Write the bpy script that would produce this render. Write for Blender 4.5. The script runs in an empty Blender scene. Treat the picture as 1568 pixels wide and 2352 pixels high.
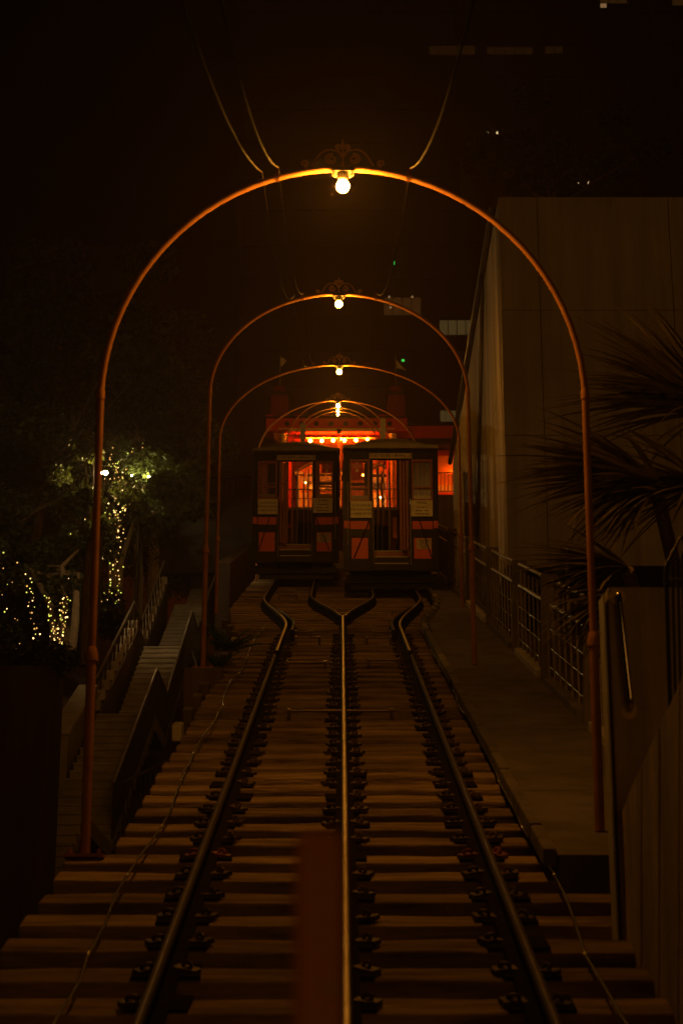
import bpy, bmesh, math, random
from mathutils import Vector, Matrix
random.seed(7)
sc = bpy.context.scene
C = sc.collection
PI = math.pi

# ---------------------------------------------------------------- camera
SLOPE = math.atan(1/3)            # the funicular climbs one in three
PITCH = SLOPE - math.atan(81/4430)
CA, SA = math.cos(SLOPE), math.sin(SLOPE)
CP, SP = math.cos(PITCH), math.sin(PITCH)
EYE = 1.985                       # camera height above the rail plane
CAM = Vector((0, -EYE*SA, EYE*CA))
FPX = 4430.0
cd = bpy.data.cameras.new('camera'); cam = bpy.data.objects.new('camera', cd); C.objects.link(cam)
cam.location = CAM
cam.rotation_euler = (PI/2 + PITCH, 0, 0)
cd.sensor_fit = 'VERTICAL'; cd.sensor_height = 36; cd.sensor_width = 24
cd.lens = FPX/2352*36
cd.clip_start = .05; cd.clip_end = 2000
cd.dof.use_dof = True; cd.dof.focus_distance = 25; cd.dof.aperture_fstop = 4.3
sc.camera = cam

# ---------------------------------------------------------------- night sky, far city glow, exposure
w = bpy.data.worlds.new('World'); sc.world = w; w.use_nodes = True
nt = w.node_tree; nt.nodes.clear()
wo = nt.nodes.new('ShaderNodeOutputWorld'); bg = nt.nodes.new('ShaderNodeBackground')
sky = nt.nodes.new('ShaderNodeTexSky'); sky.sky_type = 'NISHITA'; sky.sun_disc = False
sky.sun_elevation = math.radians(4); sky.sun_rotation = math.radians(173)
warm = nt.nodes.new('ShaderNodeMix'); warm.data_type = 'RGBA'; warm.blend_type = 'MULTIPLY'
warm.inputs[0].default_value = 1; warm.inputs[7].default_value = (1, .20, .015, 1)
nt.links.new(sky.outputs[0], warm.inputs[6]); nt.links.new(warm.outputs[2], bg.inputs[0])
bg.inputs[1].default_value = .0001
nt.links.new(bg.outputs[0], wo.inputs[0])
sd = bpy.data.lights.new('sun', 'SUN'); so = bpy.data.objects.new('sun', sd); C.objects.link(so)
sd.energy = .11; sd.angle = math.radians(30); sd.color = (1, .40, .06)
so.rotation_euler = (math.radians(86), 0, math.radians(7))
so.location = (-10, -20, 30)
vs = sc.view_settings
vs.view_transform = 'Standard'; vs.look = 'None'; vs.exposure = 0; vs.gamma = 1; vs.use_curve_mapping = False
cy = sc.cycles
cy.use_denoising = True
try: cy.denoiser = 'OPENIMAGEDENOISE'
except Exception: pass
cy.max_bounces = 6; cy.diffuse_bounces = 3; cy.glossy_bounces = 3; cy.transmission_bounces = 6
cy.transparent_max_bounces = 12; cy.volume_bounces = 0
cy.sample_clamp_indirect = 2.0; cy.caustics_reflective = False; cy.caustics_refractive = False

# ---------------------------------------------------------------- places
def pt(px, py, d):
    """point seen at reference pixel (px,py of a 1568x2352 picture) at distance d along the view axis"""
    u, v = (px-784)/FPX*d, (1176-py)/FPX*d
    return Vector((u, CAM.y + d*CP - v*SP, CAM.z + d*SP + v*CP))
def at(px, py, Y):
    v = (1176-py)/FPX
    d = (Y-CAM.y)/(CP - v*SP)
    return pt(px, py, d)
def trk(x, s, n=0.0):
    return Vector((x, s*CA - n*SA, s*SA + n*CA))
TX = .02      # x of the shared centre rail

# ---------------------------------------------------------------- materials
MATS = {}
def mat(name, c1, c2=None, rough=.7, metal=0, scale=6, bump=.0, spec=.4, rand=0, stretch=(1,1,1), detail=5, coat=0, streak=0):
    if name in MATS: return MATS[name]
    m = bpy.data.materials.new(name); m.use_nodes = True; MATS[name] = m
    t = m.node_tree; b = t.nodes['Principled BSDF']; L = t.links.new
    c2 = c2 or tuple(v*.55 for v in c1)
    tc = t.nodes.new('ShaderNodeTexCoord'); mp = t.nodes.new('ShaderNodeMapping'); mp.inputs['Scale'].default_value = stretch
    L(tc.outputs['Object'], mp.inputs[0])
    if rand:
        o2 = t.nodes.new('ShaderNodeObjectInfo'); k2 = t.nodes.new('ShaderNodeMath'); k2.operation = 'MULTIPLY'; k2.inputs[1].default_value = 37
        L(o2.outputs['Random'], k2.inputs[0]); L(k2.outputs[0], mp.inputs['Location'])
    n = t.nodes.new('ShaderNodeTexNoise'); n.inputs['Scale'].default_value = scale; n.inputs['Detail'].default_value = detail; n.inputs['Roughness'].default_value = .62
    L(mp.outputs[0], n.inputs['Vector'])
    r = t.nodes.new('ShaderNodeValToRGB'); r.color_ramp.elements[0].position = .32; r.color_ramp.elements[1].position = .66
    r.color_ramp.elements[0].color = (*c2, 1); r.color_ramp.elements[1].color = (*c1, 1)
    L(n.outputs[0], r.inputs[0])
    out = r.outputs[0]
    if rand:
        oi = t.nodes.new('ShaderNodeObjectInfo'); mr = t.nodes.new('ShaderNodeMapRange')
        mr.inputs[3].default_value = 1-rand; mr.inputs[4].default_value = 1+rand*.5
        L(oi.outputs['Random'], mr.inputs[0])
        mx = t.nodes.new('ShaderNodeVectorMath'); mx.operation = 'SCALE'
        L(out, mx.inputs[0]); L(mr.outputs[0], mx.inputs['Scale']); out = mx.outputs[0]
    if streak:
        mp3 = t.nodes.new('ShaderNodeMapping'); mp3.inputs['Scale'].default_value = (2.6,2.6,.16); L(tc.outputs['Object'], mp3.inputs[0])
        n3 = t.nodes.new('ShaderNodeTexNoise'); n3.inputs['Scale'].default_value = 1.6; n3.inputs['Detail'].default_value = 7; n3.inputs['Roughness'].default_value = .7
        L(mp3.outputs[0], n3.inputs['Vector'])
        m3 = t.nodes.new('ShaderNodeMapRange'); m3.inputs[1].default_value = .38; m3.inputs[2].default_value = .62; m3.inputs[3].default_value = 1-streak; m3.inputs[4].default_value = 1.1
        L(n3.outputs[0], m3.inputs[0])
        v3 = t.nodes.new('ShaderNodeVectorMath'); v3.operation = 'SCALE'; L(out, v3.inputs[0]); L(m3.outputs[0], v3.inputs['Scale']); out = v3.outputs[0]
    L(out, b.inputs['Base Color'])
    rr = t.nodes.new('ShaderNodeMapRange'); rr.inputs[3].default_value = max(.03, rough-.12); rr.inputs[4].default_value = min(1, rough+.12)
    L(n.outputs[0], rr.inputs[0]); L(rr.outputs[0], b.inputs['Roughness'])
    b.inputs['Metallic'].default_value = metal; b.inputs['Specular IOR Level'].default_value = spec
    if coat: b.inputs['Coat Weight'].default_value = coat; b.inputs['Coat Roughness'].default_value = .2
    if bump:
        n2 = t.nodes.new('ShaderNodeTexNoise'); n2.inputs['Scale'].default_value = scale*5; n2.inputs['Detail'].default_value = 6
        L(mp.outputs[0], n2.inputs['Vector'])
        bp = t.nodes.new('ShaderNodeBump'); bp.inputs['Strength'].default_value = bump; bp.inputs['Distance'].default_value = .02
        L(n2.outputs[0], bp.inputs['Height']); L(bp.outputs[0], b.inputs['Normal'])
    return m
def emit(name, col, strength, base=(.8,.8,.8)):
    if name in MATS: return MATS[name]
    m = bpy.data.materials.new(name); m.use_nodes = True; MATS[name] = m
    b = m.node_tree.nodes['Principled BSDF']
    b.inputs['Base Color'].default_value = (*base, 1)
    b.inputs['Emission Color'].default_value = (*col, 1); b.inputs['Emission Strength'].default_value = strength
    return m
def glassmat(name, tint=(.8,.8,.8), gl=.12):
    if name in MATS: return MATS[name]
    m = bpy.data.materials.new(name); m.use_nodes = True; MATS[name] = m
    t = m.node_tree; t.nodes.clear(); L = t.links.new
    o = t.nodes.new('ShaderNodeOutputMaterial'); mx = t.nodes.new('ShaderNodeMixShader')
    tr = t.nodes.new('ShaderNodeBsdfTransparent'); tr.inputs[0].default_value = (*tint, 1)
    g = t.nodes.new('ShaderNodeBsdfGlossy'); g.inputs['Roughness'].default_value = .08
    mx.inputs[0].default_value = gl
    L(tr.outputs[0], mx.inputs[1]); L(g.outputs[0], mx.inputs[2]); L(mx.outputs[0], o.inputs[0])
    return m

BULB = (1.0, .37, .03)
def setup_mats():
    mat('arch_paint', (.40,.18,.065), (.29,.12,.04), rough=.75, spec=.12, scale=5, bump=.06)
    mat('crest_paint', (.72,.40,.16), (.52,.26,.10), rough=.4, scale=5)
    mat('tie_wood', (.42,.30,.19), (.12,.08,.05), rough=.95, spec=.02, scale=2.6, bump=.6, rand=.35, stretch=(.6,4,4), detail=9)
    mat('rail_steel', (.05,.03,.02), (.022,.013,.009), rough=.7, metal=0, scale=9, spec=.15)
    mat('rail_polish', (.70,.62,.58), (.42,.34,.29), rough=.40, metal=.7, scale=3)
    mat('rail_dull', (.20,.15,.12), (.09,.06,.05), rough=.42, metal=.9, scale=4)
    mat('rail_web', (.02,.012,.008), (.01,.006,.004), rough=.9, spec=.03, metal=0, scale=14, bump=.2)
    mat('clip_iron', (.12,.075,.05), (.05,.03,.02), rough=.6, metal=.3, scale=10)
    mat('rust_clip', (.30,.09,.04), (.18,.06,.03), rough=.6, metal=.3)
    mat('pier_concrete', (.62,.50,.34), (.42,.33,.22), rough=.85, scale=2.2, bump=.3, streak=.35)
    mat('concrete', (.40,.35,.28), (.27,.235,.19), rough=.9, scale=.5, bump=.35, streak=.16, spec=.1, detail=10)
    mat('concrete_lamplit', (.60,.54,.53), (.26,.23,.19), rough=.85, scale=.9, bump=.25, stretch=(1,2.2,.22), streak=.3)  # paler concrete: lamplight near the building corner painted into the colour
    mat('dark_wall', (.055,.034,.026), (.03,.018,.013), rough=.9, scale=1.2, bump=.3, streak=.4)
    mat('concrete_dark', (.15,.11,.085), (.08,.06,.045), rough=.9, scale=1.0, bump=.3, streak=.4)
    mat('platform', (.20,.17,.135), (.115,.10,.08), rough=.95, spec=.08, scale=2.5, bump=.4, rand=.18)
    mat('stone_light', (.55,.50,.44), (.36,.32,.28), rough=.85, scale=3, bump=.3, rand=.25)
    mat('stair_concrete', (.34,.30,.25), (.22,.19,.15), rough=.85, scale=2, bump=.3, rand=.12)
    mat('black_iron', (.075,.06,.046), (.045,.035,.027), rough=.38, metal=.3, scale=10)
    mat('galv', (.42,.36,.30), (.26,.22,.18), rough=.38, metal=.5, scale=8)
    mat('chrome', (.75,.73,.72), (.6,.58,.57), rough=.12, metal=1)
    mat('brass', (.88,.66,.08), (.70,.50,.05), rough=.4, metal=.0)
    mat('car_red', (.74,.11,.022), (.58,.08,.015), rough=.5, scale=4, bump=.05)
    mat('car_black', (.012,.008,.006), (.007,.005,.004), rough=.45, scale=5, bump=.05, spec=.2)
    mat('car_wood', (.32,.075,.025), (.16,.035,.012), rough=.35, scale=4, stretch=(6,1,6), bump=.1)
    mat('car_roof', (.30,.26,.17), (.19,.16,.10), rough=.75, scale=4, bump=.15)
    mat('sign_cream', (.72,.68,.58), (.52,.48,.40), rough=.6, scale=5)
    mat('sign_tan', (.58,.47,.30), (.40,.31,.19), rough=.6, scale=5)
    mat('sign_red', (.55,.03,.015), (.45,.02,.012), rough=.5)
    mat('ink', (.02,.015,.012), rough=.7)
    mat('ink_white', (.82,.78,.70), rough=.6)
    mat('station_red', (.55,.028,.006), (.42,.02,.004), rough=.6, scale=2, bump=.1)
    mat('turret_red', (.20,.014,.004), (.13,.009,.003), rough=.8, scale=2)
    mat('station_orange', (.78,.27,.05), (.64,.20,.035), rough=.65, scale=2)
    mat('station_gold', (.80,.62,.24), (.66,.48,.16), rough=.5, scale=3)
    mat('trim_white', (.70,.66,.58), (.54,.50,.42), rough=.6)
    mat('slate', (.14,.125,.10), (.08,.07,.055), rough=.8)
    mat('flag', (.75,.68,.55), (.6,.52,.4), rough=.9)
    mat('tower', (.022,.014,.010), (.015,.010,.007), rough=.8, scale=.15, spec=.1)
    mat('tower_glass', (.03,.03,.03), (.02,.02,.02), rough=.15, spec=.6)
    mat('bark', (.20,.14,.09), (.10,.07,.045), rough=.95, scale=5, bump=.6, stretch=(3,3,.7))
    mat('bark_pale', (.42,.34,.22), (.26,.2,.12), rough=.9, scale=5, bump=.5, stretch=(3,3,.7))
    mat('leaf_dark', (.045,.060,.018), (.022,.032,.010), rough=.6, scale=2)
    mat('leaf_olive', (.10,.125,.028), (.05,.07,.016), rough=.55, scale=2)
    mat('leaf_yucca', (.24,.19,.06), (.11,.09,.03), rough=.42, scale=3, rand=.4)
    mat('leaf_fern', (.07,.16,.03), (.04,.09,.02), rough=.5, rand=.3)
    mat('earth', (.10,.05,.025), (.045,.024,.013), rough=1, scale=1.2, bump=.6)
    mat('ballast', (.06,.045,.035), (.03,.022,.018), rough=1, scale=6, bump=.8)
    mat('pavement', (.12,.10,.085), (.08,.07,.06), rough=.9, scale=1, bump=.2)
    mat('wire', (.045,.032,.02), (.025,.018,.012), rough=.7, spec=.1)
    mat('cable', (.04,.028,.02), (.015,.01,.008), rough=.55, metal=0, scale=3, spec=.25)
    mat('post_paint', (.97,.40,.06), (.88,.31,.04), rough=.5, scale=6)
    glassmat('car_glass', (.82,.78,.72), .10)
    glassmat('pane_glass', (.6,.55,.5), .2)
    emit('bulb_lit', BULB, 2100); emit('bulb_second', BULB, 800); emit('bulb_rest', BULB, 1050)
    emit('station_bulb', (1,.17,.010), 330)
    emit('small_bulb', (1,.35,.06), 120)
    emit('fairy', (1,.62,.22), 3.2); emit('fairy_dim', (1,.50,.10), .9)
    emit('fairy_green', (.75,.8,.10), 1.4)
    emit('street_white', (1,.82,.36), 900); emit('street_far', (1,.64,.24), 1100); emit('street_twinkle', (1,.7,.35), .8)
    emit('exit_green', (.04,1,.12), .8)
    emit('win_warm', (.20,.075,.02), .14, (.02,.013,.01))
    emit('win_dim', (.13,.052,.012), .15, (.02,.013,.01)); emit('win_faint', (.10,.037,.01), .09, (.02,.013,.01))
    emit('win_pale', (.42,.28,.09), .11, (.02,.013,.01))
    emit('win_bright', (.9,.5,.2), .25, (.02,.013,.01))
setup_mats()
M = MATS
for nm_ in ('leaf_dark','leaf_olive','leaf_yucca','leaf_fern'):
    t = M[nm_].node_tree; p = t.nodes['Principled BSDF']; src = p.inputs['Base Color'].links[0].from_socket
    tl_ = t.nodes.new('ShaderNodeBsdfTranslucent'); mx = t.nodes.new('ShaderNodeMixShader'); mx.inputs[0].default_value = .35
    t.links.new(src, tl_.inputs[0]); t.links.new(p.outputs[0], mx.inputs[1]); t.links.new(tl_.outputs[0], mx.inputs[2])
    t.links.new(mx.outputs[0], [n for n in t.nodes if n.type == 'OUTPUT_MATERIAL'][0].inputs[0])

# ---------------------------------------------------------------- mesh helpers
class B:
    def __init__(self): self.bm = bmesh.new()
    def box(self, c, s, R=None):
        hx, hy, hz = s[0]/2, s[1]/2, s[2]/2
        vs = []
        for z in (-hz, hz):
            for y in (-hy, hy):
                for x in (-hx, hx):
                    p = Vector((x,y,z))
                    if R is not None: p = R @ p
                    vs.append(self.bm.verts.new(p + Vector(c)))
        for f in ((0,2,3,1),(4,5,7,6),(0,1,5,4),(2,6,7,3),(0,4,6,2),(1,3,7,5)):
            self.bm.faces.new([vs[i] for i in f])
        return self
    def hexa(self, p8):       # bottom quad then top quad
        vs = [self.bm.verts.new(Vector(p)) for p in p8]
        for f in ((0,3,2,1),(4,5,6,7),(0,1,5,4),(1,2,6,5),(2,3,7,6),(3,0,4,7)):
            self.bm.faces.new([vs[i] for i in f])
        return self
    def quad(self, *ps):
        self.bm.faces.new([self.bm.verts.new(Vector(p)) for p in ps]); return self
    def tube(self, path, r, n=8, caps=True, closed=False):
        path = [Vector(p) for p in path]; m = len(path)
        rs = r if isinstance(r, (list, tuple)) else [r]*m
        rings = []; up = None
        for i, p in enumerate(path):
            if closed: t = path[(i+1) % m]-path[i-1]
            else: t = path[min(i+1, m-1)] - path[max(i-1, 0)]
            if t.length < 1e-9: t = Vector((0,0,1))
            t.normalize()
            if up is None:
                up = Vector((0,0,1)) if abs(t.z) < .9 else Vector((0,1,0))
            a = up - t*up.dot(t)
            if a.length < 1e-6: a = Vector((1,0,0)) - t*t.x
            a.normalize(); up = a; b = t.cross(a)
            rings.append([self.bm.verts.new(p + (a*math.cos(2*PI*k/n) + b*math.sin(2*PI*k/n))*rs[i]) for k in range(n)])
        for i in range(m if closed else m-1):
            A, D = rings[i], rings[(i+1) % m]
            for k in range(n):
                self.bm.faces.new((A[k], A[(k+1) % n], D[(k+1) % n], D[k]))
        if caps and not closed:
            self.bm.faces.new(list(reversed(rings[0]))); self.bm.faces.new(rings[-1])
        return self
    def lathe(self, prof, c=(0,0,0), n=16, R=None):   # prof: (radius, z)
        rings = []
        for r, z in prof:
            ring = []
            for k in range(n):
                p = Vector((r*math.cos(2*PI*k/n), r*math.sin(2*PI*k/n), z))
                if R is not None: p = R @ p
                ring.append(self.bm.verts.new(p + Vector(c)))
            rings.append(ring)
        for i in range(len(rings)-1):
            for k in range(n):
                self.bm.faces.new((rings[i][k], rings[i][(k+1) % n], rings[i+1][(k+1) % n], rings[i+1][k]))
        self.bm.faces.new(list(reversed(rings[0]))); self.bm.faces.new(rings[-1])
        return self
    def prism(self, poly, off):     # poly: list of 3d points in a plane, extruded by off
        off = Vector(off)
        a = [self.bm.verts.new(Vector(p)) for p in poly]; b = [self.bm.verts.new(Vector(p)+off) for p in poly]
        n = len(a)
        self.bm.faces.new(a); self.bm.faces.new(list(reversed(b)))
        for i in range(n): self.bm.faces.new((a[i], b[i], b[(i+1) % n], a[(i+1) % n]))
        return self
    def ball(self, c, r, seg=14, rings=9, sq=1.0):
        mtx = Matrix.Translation(Vector(c)) @ Matrix.Diagonal((1,1,sq,1))
        bmesh.ops.create_uvsphere(self.bm, u_segments=seg, v_segments=rings, radius=r, matrix=mtx); return self
    def done(self, name, m, parent=None, smooth=False, bevel=0):
        bm = self.bm
        bmesh.ops.recalc_face_normals(bm, faces=bm.faces[:])
        if bevel: bmesh.ops.bevel(bm, geom=bm.edges[:], offset=bevel, segments=2, affect='EDGES', profile=.6)
        me = bpy.data.meshes.new(name); bm.to_mesh(me); bm.free()
        me.materials.append(M[m] if isinstance(m, str) else m)
        if smooth:
            for p in me.polygons: p.use_smooth = True
            try: me.set_sharp_from_angle(angle=math.radians(40))
            except Exception: pass
        return link(name, me, parent)
def link(name, me, parent=None, loc=None):
    o = bpy.data.objects.new(name, me); C.objects.link(o)
    if parent: o.parent = parent
    if loc is not None: o.location = loc
    return o
def thing(name, label, cat, loc=(0,0,0), rot=(0,0,0), group=None):
    o = bpy.data.objects.new(name, None); C.objects.link(o); o.location = loc; o.rotation_euler = rot
    o.empty_display_size = .2
    return tag(o, label, cat, group)
def tag(o, label, cat, group=None, kind=None):
    if label: o['label'] = label
    if cat: o['category'] = cat
    if group: o['group'] = group
    if kind: o['kind'] = kind
    return o
def structure(o, label=None):
    o['kind'] = 'structure'
    if label: o['label'] = label
    return o
def text(body, size, m, parent, loc, rot=(PI/2,0,0), name='lettering', sx=1.0, bold=0.0, align='CENTER'):
    cu = bpy.data.curves.new('t', 'FONT'); cu.body = body; cu.size = size; cu.align_x = align; cu.align_y = 'CENTER'
    cu.extrude = .0008; cu.offset = bold; cu.resolution_u = 2
    to = bpy.data.objects.new('t', cu); C.objects.link(to)
    bpy.context.view_layer.update()
    me = bpy.data.meshes.new_from_object(to.evaluated_get(bpy.context.evaluated_depsgraph_get()))
    bpy.data.objects.remove(to); bpy.data.curves.remove(cu)
    me.materials.clear(); me.materials.append(M[m])
    o = link(name, me, parent, loc); o.rotation_euler = rot; o.scale = (sx, 1, 1)
    return o

# ================================================================ SETTING
# hillside: one sheet from the street to far behind the hill
PLATEAU_Y = 74.0
def ground_z(x, y):
    base = -3.2
    if y < 4: z = base
    elif y < PLATEAU_Y: z = base + (y-4)*.353
    else: z = base + (PLATEAU_Y-4)*.353
    if x < -4.9: z += min(2.2, (-4.9-x)*.45) * min(1, max(0, (y-20)/10))
    z += .12*math.sin(x*1.7+y*.9) + .10*math.sin(x*.6-y*1.3)
    return z
def build_ground():
    b = B(); xs = [-400,-150,-60,-30,-18] + [-12+i*.8 for i in range(30)] + [16,30,60,150,400]
    ys = [-120,-40,-15] + [i*1.5 for i in range(0,56)] + [95,130,180,260,400,700]
    g = [[b.bm.verts.new((x, y, ground_z(x,y))) for x in xs] for y in ys]
    for j in range(len(ys)-1):
        for i in range(len(xs)-1): b.bm.faces.new((g[j][i], g[j][i+1], g[j+1][i+1], g[j+1][i]))
    structure(b.done('ground', 'earth', smooth=True))
build_ground()

# trestle bed under the ties
TR = (SLOPE, 0, 0)
def sloped(name, label=None, cat=None, kind=None):
    o = bpy.data.objects.new(name, None); C.objects.link(o); o.rotation_euler = TR
    return tag(o, label, cat, None, kind)
bed = sloped('track_bed', kind='structure')
B().box((.02, 30, -.62), (2.5, 62, .5)).done('bed_slab', 'ballast', bed)
B().box((-1.0, 30, -1.9), (.3, 62, 2.1)).done('bed_wall', 'concrete_dark', bed)

# ---------------------------------------------------------------- track
track = sloped('funicular_track', 'three rail funicular track on wooden ties splitting into a passing loop', 'railway track')
TIE_N = -.14
def build_ties():
    base = {}
    for k in range(84):
        s = 5.2 + .5*k + (.012*math.sin(k*2.7))
        if s > 46: break
        if s < 10.95: x0, x1 = -1.52, 1.42
        elif s < 25: x0, x1 = -1.31, 1.13
        else:
            f = min(1, (s-25)/6); x0, x1 = -1.31-.5*f, 1.13+.35*f
        key = (round(x0,2), round(x1,2), k % 3)
        if key not in base:
            b = B(); rr = random.Random(hash(key) & 0xffff)
            b.box(((x0+x1)/2, 0, -.10), (x1-x0, .225, .20))
            bm = b.bm
            bmesh.ops.subdivide_edges(bm, edges=[e for e in bm.edges if abs((e.verts[0].co-e.verts[1].co).x) > .5], cuts=9)
            for v in bm.verts:
                v.co.z += rr.uniform(-.006,.006); v.co.y += rr.uniform(-.007,.007)
            o = b.done('tie', 'tie_wood', track); base[key] = o.data
            bv = o.modifiers.new('b', 'BEVEL'); bv.width = .012; bv.segments = 2
        else:
            o = link('tie', base[key], track)
            bv = o.modifiers.new('b', 'BEVEL'); bv.width = .012; bv.segments = 2
        o.location = (random.uniform(-.012,.012), s, TIE_N); o.rotation_euler = (random.uniform(-.03,.03), 0, random.uniform(-.008,.008))
    return
build_ties()

def rail_section():
    # closed profile across the rail (x, n), top at 0
    h = [(.026,-.004),(.028,-.012),(.026,-.030),(.009,-.042),(.009,-.108),(.055,-.120),(.055,-.132)]
    prof = [(-x, n) for x, n in h] 
    return [(-.020,0.0)] + prof + [(x, n) for x, n in reversed(h)] + [(.020,0.0)]
SEC = rail_section()
def rail(path, name='rail', hw=.006, sm='rail_dull'):
    head = B(); web = B()
    def sweep(b, sec):
        rings = []
        for i, (x, s) in enumerate(path):
            a = path[max(0,i-1)]; c = path[min(len(path)-1,i+1)]
            t = Vector((c[0]-a[0], c[1]-a[1])); t.normalize()
            rings.append([b.bm.verts.new((x + t.y*px, s - t.x*px, n)) for px, n in sec])
        m = len(sec)
        for i in range(len(rings)-1):
            for k in range(m):
                b.bm.faces.new((rings[i][k], rings[i][(k+1)%m], rings[i+1][(k+1)%m], rings[i+1][k]))
        b.bm.faces.new(rings[0]); b.bm.faces.new(list(reversed(rings[-1])))
    sweep(web, [(-.010,-.030),(-.010,-.108),(-.058,-.122),(-.058,-.134),(.058,-.134),(.058,-.122),(.010,-.108),(.010,-.030)])
    sweep(head, [(-.017,0),(-.021,-.005),(-.023,-.014),(-.020,-.034),(.020,-.034),(.023,-.014),(.021,-.005),(.017,0)])
    o = head.done(name, 'rail_steel', track, smooth=True)
    web.done('rail_web', 'rail_web', o, smooth=False)
    top = B(); sweep(top, [(-hw,.0005),(-hw*.7,.0022),(hw*.7,.0022),(hw,.0005),(hw,-.002),(-hw,-.002)])
    top.done('running_strip', sm, o, smooth=True)
    return o
def smooth(u): u = max(0, min(1, u)); return u*u*(3-2*u)
G = .762
def rail_path(x0, x1, s0, s1, sa, sb, step=.25):
    p = []; s = sa
    while s <= sb+1e-6:
        p.append((x0 + (x1-x0)*smooth((s-s0)/(s1-s0)), s)); s += step if s0-1 < s < s1+1 else 1.0
    return p
rail(rail_path(TX-G, TX-1.30, 25.6, 32.2, 4.5, 22))
rail(rail_path(TX-G, TX-1.30, 25.6, 32.2, 22.02, 47), hw=.013, sm='rail_polish')
rail(rail_path(TX+G, TX+1.28, 25.6, 32.2, 4.5, 22))
rail(rail_path(TX+G, TX+1.28, 25.6, 32.2, 22.02, 47), hw=.013, sm='rail_polish')
rail([(TX, 4.5), (TX, 12), (TX, 20), (TX, 27.6)], hw=.013, sm='rail_polish')
rail([(TX-.03+(.0), 27.6)] + rail_path(TX-.02, TX-.535, 27.0, 32.6, 27.9, 47), hw=.013, sm='rail_polish')
rail([(TX+.03, 27.6)] + rail_path(TX+.02, TX+.515, 27.0, 32.6, 27.9, 47), hw=.013, sm='rail_polish')
# wing rails at the two outer knees
rail(rail_path(TX-G+.10, TX-1.16, 26.0, 31.0, 25.0, 29.5), 'wing_rail')
rail(rail_path(TX+G-.10, TX+1.14, 26.0, 31.0, 25.0, 29.5), 'wing_rail')

# spring clips either side of each rail
def clip_mesh():
    b = B()
    b.box((0,0,-.122), (.085,.13,.030))
    path = []
    for i in range(13):
        a = -.5 + i*(2*PI*.86)/12
        path.append((.014*math.sin(i*.5), .026*math.cos(a), -.096 + .016*math.sin(a)))
    b.tube(path, .012, 6)
    return b
cm = clip_mesh().done('spring_clip', 'clip_iron', track, smooth=True); cme = cm.data
rme = cme.copy(); rme.materials.clear(); rme.materials.append(M['rust_clip'])
first = True
for k in range(40):
    s = 5.2 + .5*k
    if s > 24.5: break
    for xr in (TX-G, TX, TX+G):
        for sd_ in (-1, 1):
            if random.random() < .05 and not first: continue
            if first: o = cm; first = False
            else:
                rusty = (abs(s-10.7) < .26 and xr != TX) 
                o = link('spring_clip', rme if rusty else cme, track)
            o.scale = (.8,.8,.8)
            o.location = (xr + sd_*.090 + random.uniform(-.006,.006), s+random.uniform(-.02,.02), -.026)
            o.rotation_euler = (random.uniform(-.15,.15), random.uniform(-.1,.1), (PI/2 if sd_ > 0 else -PI/2)*0.72 + random.uniform(-.25,.25))
pm = B().box((0,0,-.128), (.26,.22,.014)).done('tie_plate', 'rail_web', track, bevel=.003); pme = pm.data; first = True
for k in range(46):
    s = 5.2 + .5*k
    if s > 26: break
    for xr in (TX-G, TX, TX+G):
        if first: o = pm; first = False
        else: o = link('tie_plate', pme, track)
        o.location = (xr+random.uniform(-.02,.02), s+random.uniform(-.01,.01), 0); o.rotation_euler = (0, 0, random.uniform(-.06,.06)); o.scale = (random.uniform(.85,1.15),1,1)
# sheave bars across the bays
for (s, x0, x1) in ((16.9,-.48,.42),(21.3,-.62,-.2),(21.6,.28,.62),(25.5,-.62,-.42),(25.5,.40,.62),(24.6,-.6,-.3),(33.4,-1.1,-.8),(24.6,.3,.6),(29.4,.75,1.0)):
    b = B(); b.tube([(TX+x0, s, -.07), (TX+x1, s, -.07)], .012, 10)
    b.box((TX+x0, s, -.10), (.03,.12,.10)); b.box((TX+x1, s, -.10), (.03,.12,.10))
    b.done('cable_roller', 'rail_dull', track, smooth=True)
# conduits lying beside the outer rails
def conduit(x, s0, s1, label, amp):
    p = []; s = s0; rnd = random.Random(int(x*100))
    while s < s1:
        p.append(trk(x + amp*math.sin(s*1.3+x) + rnd.uniform(-.012,.012), s, -.06 + .03*math.sin(s*2.1)*.6 + rnd.uniform(-.006,.006)))
        s += .5
    o = B().tube(p, .0065, 7).done('signal_cable', 'cable', smooth=True)
    tag(o, label, 'cable', 'cables along the track')
    for i in range(1, len(p)-1, 3):
        d_ = (p[i+1]-p[i]).normalized()
        B().tube([p[i]-d_*.02, p[i]+d_*.02], .0095, 8).done('glint_ring', 'galv', o, smooth=True)  # bright rings added to give the dark cable its glints
conduit(-1.08, 4.8, 27, 'thin shiny cable snaking along the left end of the ties', .02)
conduit(1.07, 4.8, 27, 'thin shiny cable running along the edge of the concrete walkway', .02)

# ---------------------------------------------------------------- walkway at the right
walk = sloped('walkway', kind='structure')
s = 10.1; k = 0
while s < 52:
    ln = [2.1,3.0,3.2,3.0,2.8][k % 5]
    w0 = 1.14 if s < 25 else 1.14 + .45*smooth((s-25)/6)
    w1 = 1.14 if s+ln < 25 else 1.14 + .45*smooth((s+ln-25)/6)
    b = B(); b.hexa([(w0,s,-.45),(2.12,s,-.45),(2.12,s+ln-.02,-.45),(w1,s+ln-.02,-.45),(w0,s,.0),(2.12,s,.0),(2.12,s+ln-.02,.0),(w1,s+ln-.02,.0)])
    b.done('slab', 'platform', walk, bevel=.008)
    ks = s
    while ks < s+ln-.1 and ks < 40:
        wx = 1.14 if ks < 25 else 1.14 + .45*smooth((ks-25)/6)
        B().box((wx-.045, ks+.36, -.02+random.uniform(-.006,.006)), (.07,.70,.10)).done('kerb_stone', 'stair_concrete' if random.random() < .3 else 'platform', walk, bevel=.012)
        ks += .74
    s += ln; k += 1

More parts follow.
